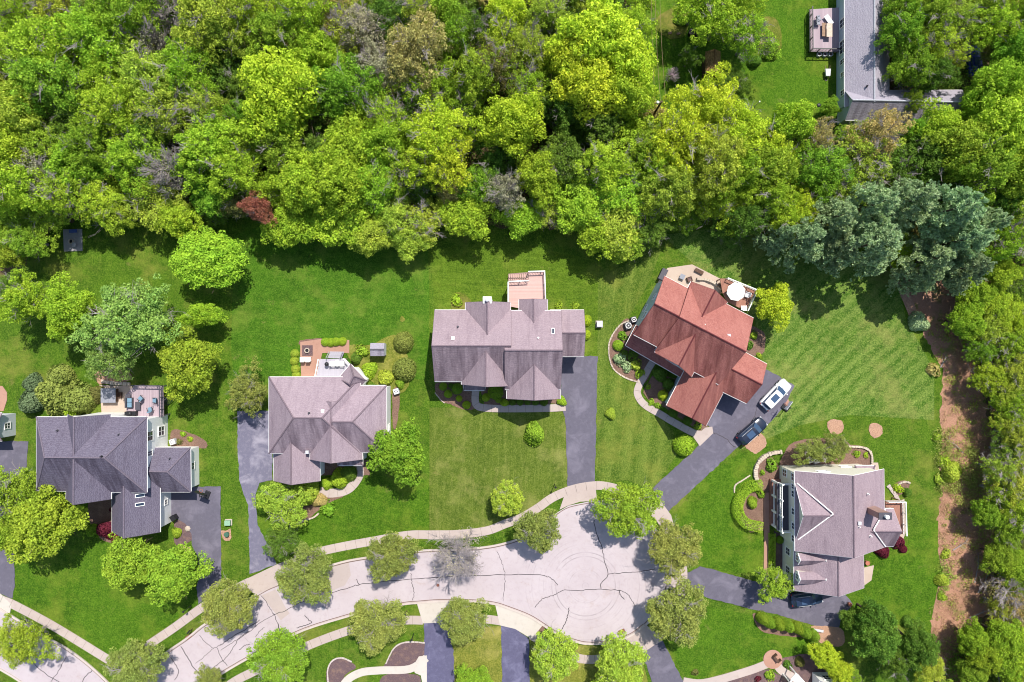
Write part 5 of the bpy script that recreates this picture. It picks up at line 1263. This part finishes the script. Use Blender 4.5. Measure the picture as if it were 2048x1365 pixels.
# --- woods: picked trees
WT = [
 (44,22,40,'O','s'),(113,16,44,'O','s'),(190,18,44,'T','f'),(255,30,55,'E','f'),(340,14,40,'D','b'),(427,35,62,'O','f'),(512,20,46,'O','s'),(612,22,50,'L','f'),(668,38,36,'N','s'),
 (198,82,60,'L','f'),(85,112,64,'L','f'),(18,88,44,'L','f'),(297,92,40,'B','b'),(393,84,46,'O','s'),(461,72,48,'O','f'),(553,72,54,'G','f'),(632,104,44,'L','m'),(690,66,40,'O','s'),
 (102,168,60,'G','f'),(219,170,50,'L','f'),(307,160,60,'O','f'),(376,146,48,'L','f'),(446,140,44,'D','f'),(564,190,76,'Y','m'),(677,186,50,'E','f'),
 (34,222,50,'O','m'),(164,238,46,'D','f'),(239,222,54,'L','f'),(342,222,54,'O','s'),(420,222,42,'N','s'),(482,178,36,'D','f'),(500,240,34,'E','f'),
 (20,288,54,'L','m'),(102,292,44,'G','f'),(184,292,44,'E','f'),(294,268,46,'D','f'),(427,292,60,'L','f'),(495,288,40,'G','f'),(566,292,48,'G','f'),(634,302,42,'D','f'),
 (154,330,48,'L','m'),(84,344,44,'B','s'),(273,318,50,'O','f'),(342,342,40,'B','b'),(402,318,44,'E','m'),(478,338,50,'O','f'),(430,386,42,'E','m'),
 (34,376,52,'L','f'),(36,432,44,'G','m'),(52,480,34,'G','f'),(18,500,34,'G','m'),(137,385,46,'O','s'),(205,400,50,'L','f'),(307,390,54,'O','f'),(356,436,34,'L','m'),(474,404,34,'J','f'),(519,418,24,'R','f'),(581,448,44,'O','m'),(612,370,50,'L','m'),(650,438,42,'L','m'),(100,430,40,'G','f'),(235,430,30,'G','f'),(430,430,22,'D','f'),
 (889,22,40,'E','m'),(1012,34,38,'Y','m'),(1094,22,40,'N','s'),(718,60,46,'B','s'),(780,28,40,'D','f'),(841,26,42,'O','s'),(950,60,36,'D','s'),
 (1197,88,74,'Y','m'),(1148,120,50,'Y','m'),(1248,136,56,'Y','m'),(1180,178,62,'Y','m'),(1250,196,50,'L','m'),(1197,236,54,'D','f'),(1130,218,40,'D','f'),(1262,60,40,'L','f'),
 (838,104,56,'N','f'),(910,76,34,'E','f'),(956,154,48,'G','f'),(862,172,52,'O','s'),(702,180,50,'E','f'),(752,142,46,'B','s'),(1009,88,46,'O','s'),(992,140,40,'J','s'),(1060,104,40,'O','s'),(1053,182,40,'O','s'),(1090,160,30,'G','f'),(1085,60,30,'D','s'),
 (770,240,46,'O','s'),(872,274,60,'Y','f'),(1026,250,56,'Y','m'),(889,316,52,'Y','f'),(990,326,40,'D','f'),(1078,352,44,'L','m'),(1128,326,46,'D','f'),(1214,330,52,'L','f'),(1293,292,40,'G','f'),(940,210,36,'G','s'),(820,220,36,'D','s'),
 (694,302,56,'L','m'),(770,290,44,'L','m'),(684,362,54,'L','m'),(752,370,48,'L','f'),(814,342,42,'O','s'),(842,372,36,'D','f'),(797,396,40,'N','s'),(706,434,54,'L','m'),(790,432,46,'O','f'),(848,440,40,'O','s'),(937,428,46,'L','m'),(1043,432,38,'L','m'),(1009,384,36,'B','s'),(960,372,36,'E','f'),(1094,420,38,'N','s'),(1163,412,52,'L','m'),(1231,386,54,'O','f'),(1226,440,54,'O','f'),(1300,400,46,'G','f'),(1316,336,44,'L','f'),(745,470,36,'O','m'),(820,478,36,'O','m'),(1190,462,40,'L','m'),
 (1405,222,62,'Y','f'),(1470,262,54,'Y','f'),(1358,284,54,'Y','f'),(1428,320,54,'O','f'),(1340,370,50,'O','f'),(1432,388,48,'L','f'),(1535,300,50,'Y','f'),(1580,254,42,'L','m'),(1300,454,40,'D','f'),(1252,476,38,'G','f'),
 (1624,276,36,'N','s'),(1536,336,46,'G','m'),(1640,342,50,'E','f'),(1724,320,52,'O','s'),(1752,274,44,'N','s'),(1728,266,26,'O','s'),(1772,244,22,'N','s'),(1829,264,26,'E','f'),(1873,262,42,'L','m'),(1850,318,50,'D','f'),(1917,298,50,'G','m'),(2005,258,64,'L','m'),(1960,334,56,'G','f'),(2022,346,48,'G','m'),(1930,372,44,'D','f'),(2010,400,44,'D','f'),(1478,344,42,'O','f'),(1472,408,42,'L','f'),(1536,384,44,'L','f'),(1565,436,34,'O','f'),(1598,418,34,'K','f'),(1680,384,34,'N','s'),(1790,350,40,'D','s'),(1500,440,34,'D','f'),(1460,460,30,'D','f'),
 (1990,548,40,'L','m'),(1946,588,40,'L','m'),(2024,580,40,'D','f'),(2010,486,40,'O','s'),(2036,434,36,'N','s'),(1990,620,40,'L','m'),(1930,642,36,'L','m'),(1972,656,42,'O','f'),(2030,640,38,'Y','f'),(1935,700,30,'E','f'),(1988,710,38,'N','s'),(2032,694,38,'L','f'),(1955,758,40,'O','f'),(2008,750,44,'O','f'),(1998,806,40,'L','f'),(2034,838,40,'O','s'),(2004,868,38,'O','f'),
 (1988,902,38,'D','s'),(2032,924,38,'N','s'),(1972,938,38,'O','s'),(2024,970,42,'O','f'),(1972,982,34,'O','s'),(1948,1028,32,'E','m'),(1998,1012,38,'L','f'),(2034,1040,40,'O','s'),(1990,1064,38,'G','f'),(1972,1112,34,'G','m'),(2010,1130,42,'L','m'),(2040,1162,34,'G','f'),(1984,1180,38,'N','b'),(1975,1212,32,'N','s'),(2032,1210,36,'N','s'),
 (1921,1278,34,'L','m'),(1942,1308,34,'L','m'),(1982,1274,40,'L','m'),(2020,1296,44,'L','m'),(1990,1328,42,'O','f'),(1920,1346,34,'G','m'),(2032,1346,40,'L','m'),
 (1800,60,40,'E','f'),(1850,30,44,'G','f'),(1820,130,40,'E','f'),(1870,90,40,'O','s'),(1905,40,36,'O','s'),(1800,10,34,'G','f'),(1985,50,44,'L','f'),(2030,110,40,'E','m'),(1990,175,46,'L','m'),(1948,206,28,'L','m'),(1860,150,34,'D','f'),(1960,-5,40,'O','f'),(2040,30,36,'G','f'),(1905,120,20,'O','s'),
]
PT = [(1609,478,46),(1668,436,48),(1741,412,56),(1814,404,56),(1900,420,62),(1741,488,60),(1917,482,56),(1962,450,46),(1856,520,46),(1930,536,50),(1846,556,32),(1560,470,30),(1680,490,36)]
def rowname(i): return ('back','second','third','fourth','fifth','sixth','seventh','eighth')[i]
def ordn(n):
    return '%d%s' % (n, 'th' if 10 <= n % 100 <= 20 else {1:'st',2:'nd',3:'rd'}.get(n % 10, 'th'))
ADJ = {'m': 'leafy', 'f': 'fine-leaved', 's': 'thin-leaved', 'b': 'bare-branched', 'r': 'rounded', 'd': 'dense'}
# fill the gaps between the picked trees
WOODS = [(-40,-60),(1285,-60),(1290,230),(1690,262),(1790,262),(1920,200),(1790,170),(1790,-60),(2100,-60),(2100,1400),(1890,1400),(1900,1290),(2000,1240),(2015,1000),(2010,850),(1965,740),(1920,640),(1960,560),(1780,500),(1600,480),(1480,430),(1300,450),(1160,450),(880,440),(700,450),(560,440),(400,410),(160,400),(60,470),(-40,520)]
def inside(x, y, poly):
    c = False; n = len(poly)
    for i in range(n):
        x1, y1 = poly[i]; x2, y2 = poly[(i+1) % n]
        if (y1 > y) != (y2 > y) and x < (x2-x1)*(y-y1)/(y2-y1)+x1: c = not c
    return c
fr = random.Random(9); allp = [(t[0], t[1], t[2]) for t in WT] + PT + [(t[0], t[1], t[2]) for t in YT]
extra = []
NOFILL = [(1690,-60,1790,180),(1690,150,1930,262),(1900,90,1970,160),(1860,640,1915,900)]
for k in range(9000):
    x, y = fr.uniform(-30, 2080), fr.uniform(-40, 1390)
    if not inside(x, y, WOODS) or any(a < x < c and b_ < y < d for a, b_, c, d in NOFILL): continue
    r_ = fr.uniform(22, 34)
    if all(math.hypot(x-a, y-b_) > (r_+c)*0.66 for a, b_, c in allp):
        cc = fr.choice('LGEDOOTDGLN'); st = fr.choice('ffsmf'); extra.append((x, y, r_, cc, st)); allp.append((x, y, r_))
    if len(extra) > 85: break
WT = [(t[0], t[1], t[2], 'O' if (t[3] == 'N' and k_ % 2) else ('L' if (t[3] == 'O' and k_ % 3 == 0) else t[3]), t[4]) for k_, t in enumerate(WT)]
WT = [((t[0]+24, t[1], t[2]*.92, t[3], t[4]) if (1910 < t[0] < 2012 and t[1] > 690) else t) for t in WT]
woods = [(t[0], t[1], t[2], t[3], t[4], 0) for t in WT] + [(x, y, r_, c, st, 1) for x, y, r_, c, st in extra] + [(x, y, r_, 'P', 'p', 0) for x, y, r_ in PT]
rows = {}
for t in woods:
    if t[1] < 560 and t[0] < 1900 or t[1] < 520: key = ('n', max(0, min(7, int(t[1]//66))))
    else: key = ('e', 0)
    rows.setdefault(key, []).append(t)
for key, lst in rows.items():
    lst.sort(key=(lambda t: t[0]) if key[0] == 'n' else (lambda t: t[1]))
    for i, t in enumerate(lst):
        kind = 'pine' if t[4] == 'p' else 'tree'
        adj = 'soft-needled' if t[4] == 'p' else ADJ[t[4]]
        if key[0] == 'n': lb = '%s %s %s, %s from the left in the %s row of the top woods' % (CN[t[3]], adj, kind, ordn(i+1), rowname(key[1]))
        else: lb = '%s %s %s, %s from the top along the right-hand woods' % (CN[t[3]], adj, kind, ordn(i+1))
        h = (6.0 + t[2]/14*1.7 + rt.uniform(-1.5, 1.5)) if not t[5] else rt.uniform(5, 8)
        if key[0] == 'e': h *= 0.6
        
        elif t[1] > 385 and t[0] < 1480: h *= 0.64
        if t[3] in 'D': h *= 0.8
        if t[3] == 'R': h = 11
        tree(t[0], t[1], t[2]*(1.06 if key[0] == 'e' else 1.2), t[3], t[4], h, lb, 'trees of the woods', 'pine_tree' if kind == 'pine' else ('bare_tree' if t[4] == 'b' else 'tree'), asp=rt.uniform(.92, 1.08), dim=(.82 if key[0] == 'e' else 1))

# uncountable low growth: undergrowth of the woods, scrub on the leaf-littered strip
rg = np.random.default_rng(3); rr = random.Random(8)
def scatter(name, poly, count, s0, s1, dens, hz, ls, colr, label, skip=None):
    pts = []; bx = [p[0] for p in poly]; by = [p[1] for p in poly]
    while len(pts) < count:
        x, y = rr.uniform(min(bx), max(bx)), rr.uniform(min(by), max(by))
        if inside(x, y, poly) and not (skip and skip(x, y)): pts.append((x, y))
    Q = []
    for (x, y) in pts:
        c = P(x, y); s_ = rr.uniform(s0, s1); n = int(dens*s_*s_) + 10; d = rg.normal(0, 1, (n, 3)); d[:,2] = np.abs(d[:,2]); d /= np.linalg.norm(d, axis=1)[:, None]
        Q.append(leaves(rg, np.array([c.x, c.y, 0.08]) + d*np.array([s_, s_, s_*hz])*rg.uniform(.5,1.15,(n,1)), d, ls, 0.8))
    o = bpy.data.objects.new(name, mesh_from_quads(name, np.concatenate(Q), [M_leaf])); col.objects.link(o); o.color = colr
    tag(o, label, 'undergrowth', None, 'stuff')
scatter('undergrowth', WOODS, 5600, 0.5, 1.5, 62, 1.5, 0.13, srgb(104,128,44), 'low green undergrowth between the trunks of the woods', lambda x, y: 1685 < x < 1790 and y < 185)
STRIP = [(1845,645),(1900,640),(1955,700),(1975,800),(1980,1000),(1985,1150),(1950,1250),(1940,1340),(1880,1340),(1866,1290),(1864,1225),(1884,1140),(1876,1060),(1886,940),(1882,840),(1890,745),(1862,700)]
scatter('dry_scrub', STRIP, 420, 0.2, 0.8, 90, 0.6, 0.07, srgb(150,128,92), 'dry tan scrub and twigs on the leaf-littered strip')
scatter('green_scrub', STRIP, 170, 0.2, 0.9, 90, 0.7, 0.09, srgb(124,140,52), 'small green weeds on the leaf-littered strip')
scatter('green_scrub', [(1868,860),(1905,860),(1960,920),(1965,1010),(1900,1010),(1872,960)], 70, 0.5, 1.1, 120, 0.9, 0.09, srgb(128,136,66), 'olive brush crossing the leaf-littered strip beside the right house')
scatter('green_scrub', [(1870,1120),(1900,1110),(1905,1160),(1880,1200)], 18, 0.4, 0.8, 120, 0.9, 0.09, srgb(120,142,50), 'green weeds low on the lawn edge of the leaf-littered strip')
# fallen branches
frb = random.Random(77)
for k, (px, py, L, lb) in enumerate(((1925,905,3.2,'beside the olive brush'),(1948,1165,4.5,'in the lower right scrub'),(1955,1185,3.6,'below the longer one in the lower right scrub'),(1905,1100,2.6,'near the narrow part of the strip'),(1880,735,2.2,'at the top of the strip'),(1938,1235,3.4,'near the bottom of the strip'))):
    c = P(px, py); a = frb.uniform(0, 3.1); b = MB(); d = Vector((math.cos(a), math.sin(a), 0))
    b.tube([c+Vector((0,0,.08)), c+d*L*.5+Vector((.1,.15,.25)), c+d*L+Vector((0,0,.1))], [.09,.06,.02], 6)
    for j in range(7):
        q = c+d*L*frb.uniform(.25,.95)+Vector((0,0,.18)); a2 = a+frb.choice((-1,1))*frb.uniform(.4,1.1); l = frb.uniform(.5,1.4); e = q+Vector((math.cos(a2)*l, math.sin(a2)*l, frb.uniform(.05,.5))); b.tube([q, e], [.03,.01], 4)
    tag(b.build('fallen_branch', M_bark_gr), 'fallen grey branch ' + lb, 'branch')

# --- shrubs
def ball_mesh(name, seed, n, ls, lump=0.12, nz=1.0):
    rg = np.random.default_rng(seed); d = rg.normal(0, 1, (n, 3)); d[:,2] = np.abs(d[:,2])*0.95 - 0.05; d /= np.linalg.norm(d, axis=1)[:, None]
    f = rg.uniform(-1, 1, (7, 3))*4; lumpv = sum(np.sin(d @ f[k] + k) for k in range(7))/7
    rad = 0.9 + lump*2*lumpv + rg.uniform(-.09, .06, n)
    pos = d*rad[:, None]*np.array([1, 1, nz]); pos[:,2] += 0.05
    q = leaves(rg, pos, d, ls, 0.5)
    dd = rg.normal(0,1,(n//5,3)); dd[:,2] = np.abs(dd[:,2]); dd /= np.linalg.norm(dd, axis=1)[:, None]
    q = np.concatenate([q, leaves(rg, dd*np.array([.7,.7,.7*nz]), dd, ls*1.5, 0.2)])
    return mesh_from_quads(name, q, [M_leaf])
SH = {'t': [ball_mesh('shrub_foliage', 200+i, 3000, 0.05, 0.05) for i in range(2)], 'l': [ball_mesh('shrub_foliage', 210+i, 2200, 0.075, 0.22) for i in range(3)], 'p': [ball_mesh('plant_foliage', 220+i, 260, 0.17, 0.3, 0.7) for i in range(3)]}
stem = MB(); 
for a in range(5): stem.tube([(0,0,0),(0.5*math.cos(a*1.26),0.5*math.sin(a*1.26),0.6)], [.05,.015], 4)
stem_me = bpy.data.meshes.new('stem'); stem_me.from_pydata(stem.v, [], stem.f); stem_me.materials.append(M_bark)
NS = [0]
def shrub(px, py, r, c, label, st='t', h=None, group=None, sx=1.0, ang=0, name='shrub', cat='shrub'):
    h = h if h else r/14*1.1; p = P(px, py, h*0.5); root = bpy.data.objects.new(name, None); col.objects.link(root); root.location = (p.x, p.y, 0.03)
    s_ = r*(HC-h*.5)/FP; root.scale = (s_*sx, s_/sx, h); root.rotation_euler = (0,0,ang if sx != 1 else rt.uniform(0,6)); tag(root, label, cat, group); root.empty_display_size = .3
    NS[0] += 1; o = bpy.data.objects.new('foliage', SH[st][NS[0] % len(SH[st])]); col.objects.link(o); o.parent = root; o.color = LC[c]
    if st != 'p': t = bpy.data.objects.new('stem', stem_me); col.objects.link(t); t.parent = root
    return root
SL = [
 (806,684,22,'T','large clipped olive shrub above right of the small grey shed','t'),(808,739,26,'T','largest clipped round shrub, below the small grey shed','t'),
 (738,742,18,'L','yellow-green shrub beside the second house bay window','l'),(772,757,17,'O','loose olive shrub left of the largest clipped round shrub','l'),(712,716,13,'D','dark green shrub at the corner of the pale grey deck','l'),(800,768,11,'G','small green shrub above the second house air conditioner','l'),(724,703,14,'G','green perennial clump left of the small grey shed','p'),
 (1070,868,24,'G','loose round green shrub on the middle house front lawn','l'),(1222,829,12,'O','small pale shrub on the lawn right of the middle driveway','l'),(1369,892,23,'L','neat round lime shrub beside the wide driveway end','t'),
 (886,773,9,'G','round green shrub, leftmost in the middle house front bed','t'),(896,788,9,'L','lime round shrub in the middle house front bed','t'),(914,778,12,'E','broad green shrub in the middle house front bed','t'),(902,772,6,'D','dark small shrub behind the broad green one','t'),(918,797,7,'K','golden shrub at the front of the middle house bed','t'),(933,810,9,'K','bright golden round shrub at the tip of the middle house bed','t'),
 (972,795,9,'L','lime round shrub right of the middle house front walk','t'),(991,784,17,'E','wide green shrub under the middle house front gable','t'),(997,800,7,'G','small green shrub below the wide one','t'),(1009,806,9,'L','spreading lime plant by the middle house walk','l'),(1124,803,11,'L','spreading lime plant at the driveway corner of the middle house','l'),
 (1025,804,8,'D','first of five dark shrubs under the right front gable','t'),(1040,804,8,'D','second of five dark shrubs under the right front gable','t'),(1055,804,7,'D','third of five dark shrubs under the right front gable','t'),(1071,804,8,'D','fourth of five dark shrubs under the right front gable','t'),(1088,804,9,'D','last of five dark shrubs under the right front gable','t'),
 (1173,641,12,'K','upper golden shrub against the middle house garage side','t'),(1172,670,11,'K','lower golden shrub against the middle house garage side','t'),
 (1237,691,12,'L','lime round shrub in the flower bed left of the red-roofed house','t'),(1245,672,10,'E','green plant between the lime shrub and the air conditioners','p'),(1240,718,14,'P','silvery ground plant in the flower bed left of the red-roofed house','p'),(1254,733,12,'P','second silvery ground plant in the flower bed left of the red-roofed house','p'),(1248,708,9,'D','dark plant in the middle of that flower bed','p'),(1272,730,13,'O','mixed flowering plant by the red-roofed house porch','p'),(1280,746,10,'L','yellow-green plant at the lower tip of the flower bed','p'),(1265,712,12,'D','shaded dark plant below the red-roofed house porch','p'),
 (1326,790,11,'K','white-edged golden shrub at the garage corner of the red-roofed house','l'),(1297,774,6,'G','small green plant inside the curved walk','p'),(1320,748,16,'D','shaded dark bush inside the curved walk','l'),(1338,768,13,'D','second shaded bush inside the curved walk','l'),(1303,805,7,'L','small lime plant at the bend of the curved walk','p'),(1316,812,7,'G','small green plant below the lime one at the curved walk','p'),
 (1347,826,10,'D','left clipped dark shrub below the red garage gable','t'),(1376,842,10,'D','right clipped dark shrub below the red garage gable','t'),(1397,852,9,'G','feathery green plant at the red garage corner','p'),
 (1508,671,9,'G','green plant in the bed right of the red-roofed house','p'),(1500,690,9,'D','lower dark plant in the bed right of the red-roofed house','p'),(1519,711,6,'L','lime plant at the tip of the bed right of the red-roofed house','p'),
 (1558,1056,10,'E','round green shrub below the white porch, upper of two','t'),(1561,1080,9,'E','round green shrub below the white porch, lower of two','t'),
 (1545,932,13,'E','green plant inside the curved stone wall','p'),(1525,945,6,'G','small green plant at the left inside the curved stone wall','p'),(1505,1006,12,'G','green bush inside the C-shaped hedge','l'),(1523,988,9,'E','green plant at the open end of the C-shaped hedge','p'),
 (1715,908,8,'G','green plant in the walled bed above the right house','p'),(1732,910,6,'L','lime plant in the walled bed above the right house','p'),(1797,978,10,'K','yellow plants in the small bed right of the right house','p'),(1815,985,9,'D','dark shrub right of the small yellow bed','l'),
 (1795,1083,16,'M','purple-red shrub at the lower right of the cream house, upper','l'),(1765,1103,15,'M','purple-red shrub at the lower right of the cream house, lower','l'),(1806,1098,9,'M','small purple-red shrub right of the other two','l'),
 (212,1060,20,'M','large dark purple shrub left of the far left garage','l'),(233,1078,13,'M','small dark purple shrub at the far left garage corner','l'),(186,1062,14,'E','green shrub left of the dark purple one','l'),(228,1020,8,'M','low purple plant by the far left house entry','p'),(352,1065,11,'G','green shrub in the mulch island by the far left driveway','l'),
 (110,790,40,'T','big loose olive shrub left of the hot tub','l'),(62,805,28,'S','grey-green spreading conifer at the upper left corner of the far left house','l'),(65,770,22,'S','grey-green conifer above the spreading one','l'),(155,800,34,'T','olive shrub against the far left house rear wall','l'),(145,822,18,'L','lime low shrub against the far left house rear wall','l'),(190,790,18,'J','brownish twiggy shrub beside the hot tub','l'),(120,755,28,'T','olive shrub at the top of the thicket left of the hot tub','l'),
 (678,958,20,'L','bright lime shrub below the second house front gable','l'),(655,968,13,'L','smaller lime shrub left of the bright lime one','l'),(697,945,17,'D','dark green shrub in the second house entry','l'),(615,985,28,'O','loose olive shrub below the second house garage gable','l'),(637,1002,16,'N','brownish low shrub left of the curved front walk','l'),(655,1020,16,'E','low green ground plant below the curved front walk','p'),(745,935,9,'D','dark shrub at the left of the vivid green tree','l'),
 (1842,645,22,'P','pale grey-green shrub at the woods edge below the pines','l'),(1815,1245,12,'D','dark shrub on the lower right lawn edge','l'),(1905,945,22,'O','olive brush on the leaf-littered strip, right side','l'),(1890,925,14,'L','lime brush on the leaf-littered strip, right side','p'),(1885,1160,13,'O','olive brush low on the leaf-littered strip','l'),(1880,960,11,'O','pale brush at the lawn edge of the leaf-littered strip','p'),(1868,740,14,'N','dry brush at the upper end of the leaf-littered strip','p'),
 (1875,875,9,'L','lime tuft at the edge of the leaf litter, right side','p'),(1893,1110,10,'O','olive tuft in the leaf litter, right side','p'),(1885,1195,9,'L','lime tuft low on the leaf-littered strip','p'),
 (1540,1352,11,'G','green plant in the dark bed below the winding walk','p'),(1516,1358,7,'M','red plant in the dark bed below the winding walk','p'),(1575,1330,9,'D','dark plant right of the round brick terrace','p'),(1600,1325,10,'J','brownish shrub right of the round brick terrace','l'),(1615,1298,10,'E','dark green shrub left of the golden-green trees','l'),(1391,1345,7,'J','small brown plant by the lower right walk','p'),
 (1540,100,18,'D','dark row plants under the tree in the upper right yard','l'),(1510,122,14,'D','second dark row plants in the upper right yard','l'),(1358,40,12,'D','vegetable patch plants, left in the upper right yard','p'),(1356,20,9,'N','dry patch plants at the top of the upper right yard','p'),
 (912,600,12,'L','pale groundcover in the bed at the rear left corner of the middle house','p'),(1118,612,9,'G','small green plants right of the raised pink deck','p'),(1152,612,9,'G','small green plants behind the middle house garage','p'),
 (365,868,6,'L','lime plant in the bed right of the far left house','p'),(380,878,6,'L','second lime plant in the bed right of the far left house','p'),(357,884,7,'J','brown plant in the bed right of the far left house','p'),
 (745,1300,8,'G','small green tuft left of the kidney-shaped bed','p'),(1748,1305,10,'L','pale shoots under the lower right trees','p'),(1560,990,7,'G','plant by the porch corner of the right house','p'),
 (1625,75,7,'R','rust-coloured potted plants on the top right deck','p'),(1626,55,7,'R','rust-coloured potted plants, second group on the top right deck','p'),(1628,36,7,'R','rust-coloured potted plants at the deck corner','p'),(1645,95,7,'O','potted plants along the bottom of the top right deck','p'),(1660,94,7,'O','potted plants near the wall on the top right deck','p'),(1660,36,7,'E','potted green plants at the top of the top right deck','p'),
]
for t in SL: shrub(*t[:3], t[3], t[4], t[5])
# rows of clipped shrubs
def row(pts, r, c, lb, grp, st='t', h=None):
    nm = ('first','second','third','fourth','fifth','sixth','seventh')
    for i, (x, y) in enumerate(pts): shrub(x, y, r, c, '%s, %s of the row' % (lb, nm[i]), st, h, grp)
row([(650,684),(661,685),(672,684),(684,683)], 9.5, 'L', 'round lime shrub along the top of the brick patio', 'patio shrubs')
row([(589,707),(588,722),(590,738),(592,751)], 9.5, 'O', 'upright olive shrub left of the brick patio', 'upright patio shrubs')
row([(1526,1238),(1540,1246),(1558,1250),(1578,1254),(1596,1258),(1612,1266),(1628,1272)], 12.5, 'G', 'pointed arborvitae along the right driveway', 'arborvitae row', 't', 2.2)
def hedge(pts, wd, h, c, label):
    q = wpts(smooth_poly(pts, 5, False), 0); b = MB(); rg = np.random.default_rng(int(pts[0][0])); Q = []
    root = empty('hedge', Vector((q[0].x, q[0].y, 0)), label, 'hedge')
    for i in range(len(q)-1):
        a, e = q[i], q[i+1]; d = (e-a); L = d.length; d.normalize(); nn = Vector((-d.y, d.x, 0)); n = int(L*(wd+2*h)*260)
        t = rg.uniform(0, 1, n); u = rg.uniform(-1, 1, n)*(wd/2+h*0.9); 
        ww = np.clip(u, -wd/2, wd/2); zz = h - np.maximum(0, np.abs(u)-wd/2); zz -= 0.12*(np.abs(ww)/(wd/2))**3
        j = rg.normal(0, .035, (n,3))
        pos = np.array(a)[None]*(1-t[:,None]) + np.array(e)[None]*t[:,None] + np.array(nn)[None]*ww[:,None]; pos[:,2] = zz; pos += j
        nr = np.array(nn)[None]*(np.sign(u)*(np.abs(u) > wd/2))[:,None] + np.array([0,0,1])[None]*(np.abs(u) <= wd/2)[:,None]
        Q.append(leaves(rg, pos, nr, 0.055, 0.6))
    v = np.concatenate(Q); v -= np.array([q[0].x, q[0].y, 0])
    o = bpy.data.objects.new('foliage', mesh_from_quads('hedge_foliage', v, [M_leaf])); col.objects.link(o); o.parent = root; o.color = LC[c]
hedge([(1520,968),(1500,970),(1484,982),(1474,1000),(1472,1016),(1478,1032),(1492,1046),(1520,1052)], 1.35, 1.15, 'L', 'C-shaped clipped lime hedge left of the cream house')
hedge([(1542,1065),(1542,1100),(1541,1140)], 0.85, 0.7, 'L', 'straight clipped hedge between the brick path and the cream house')
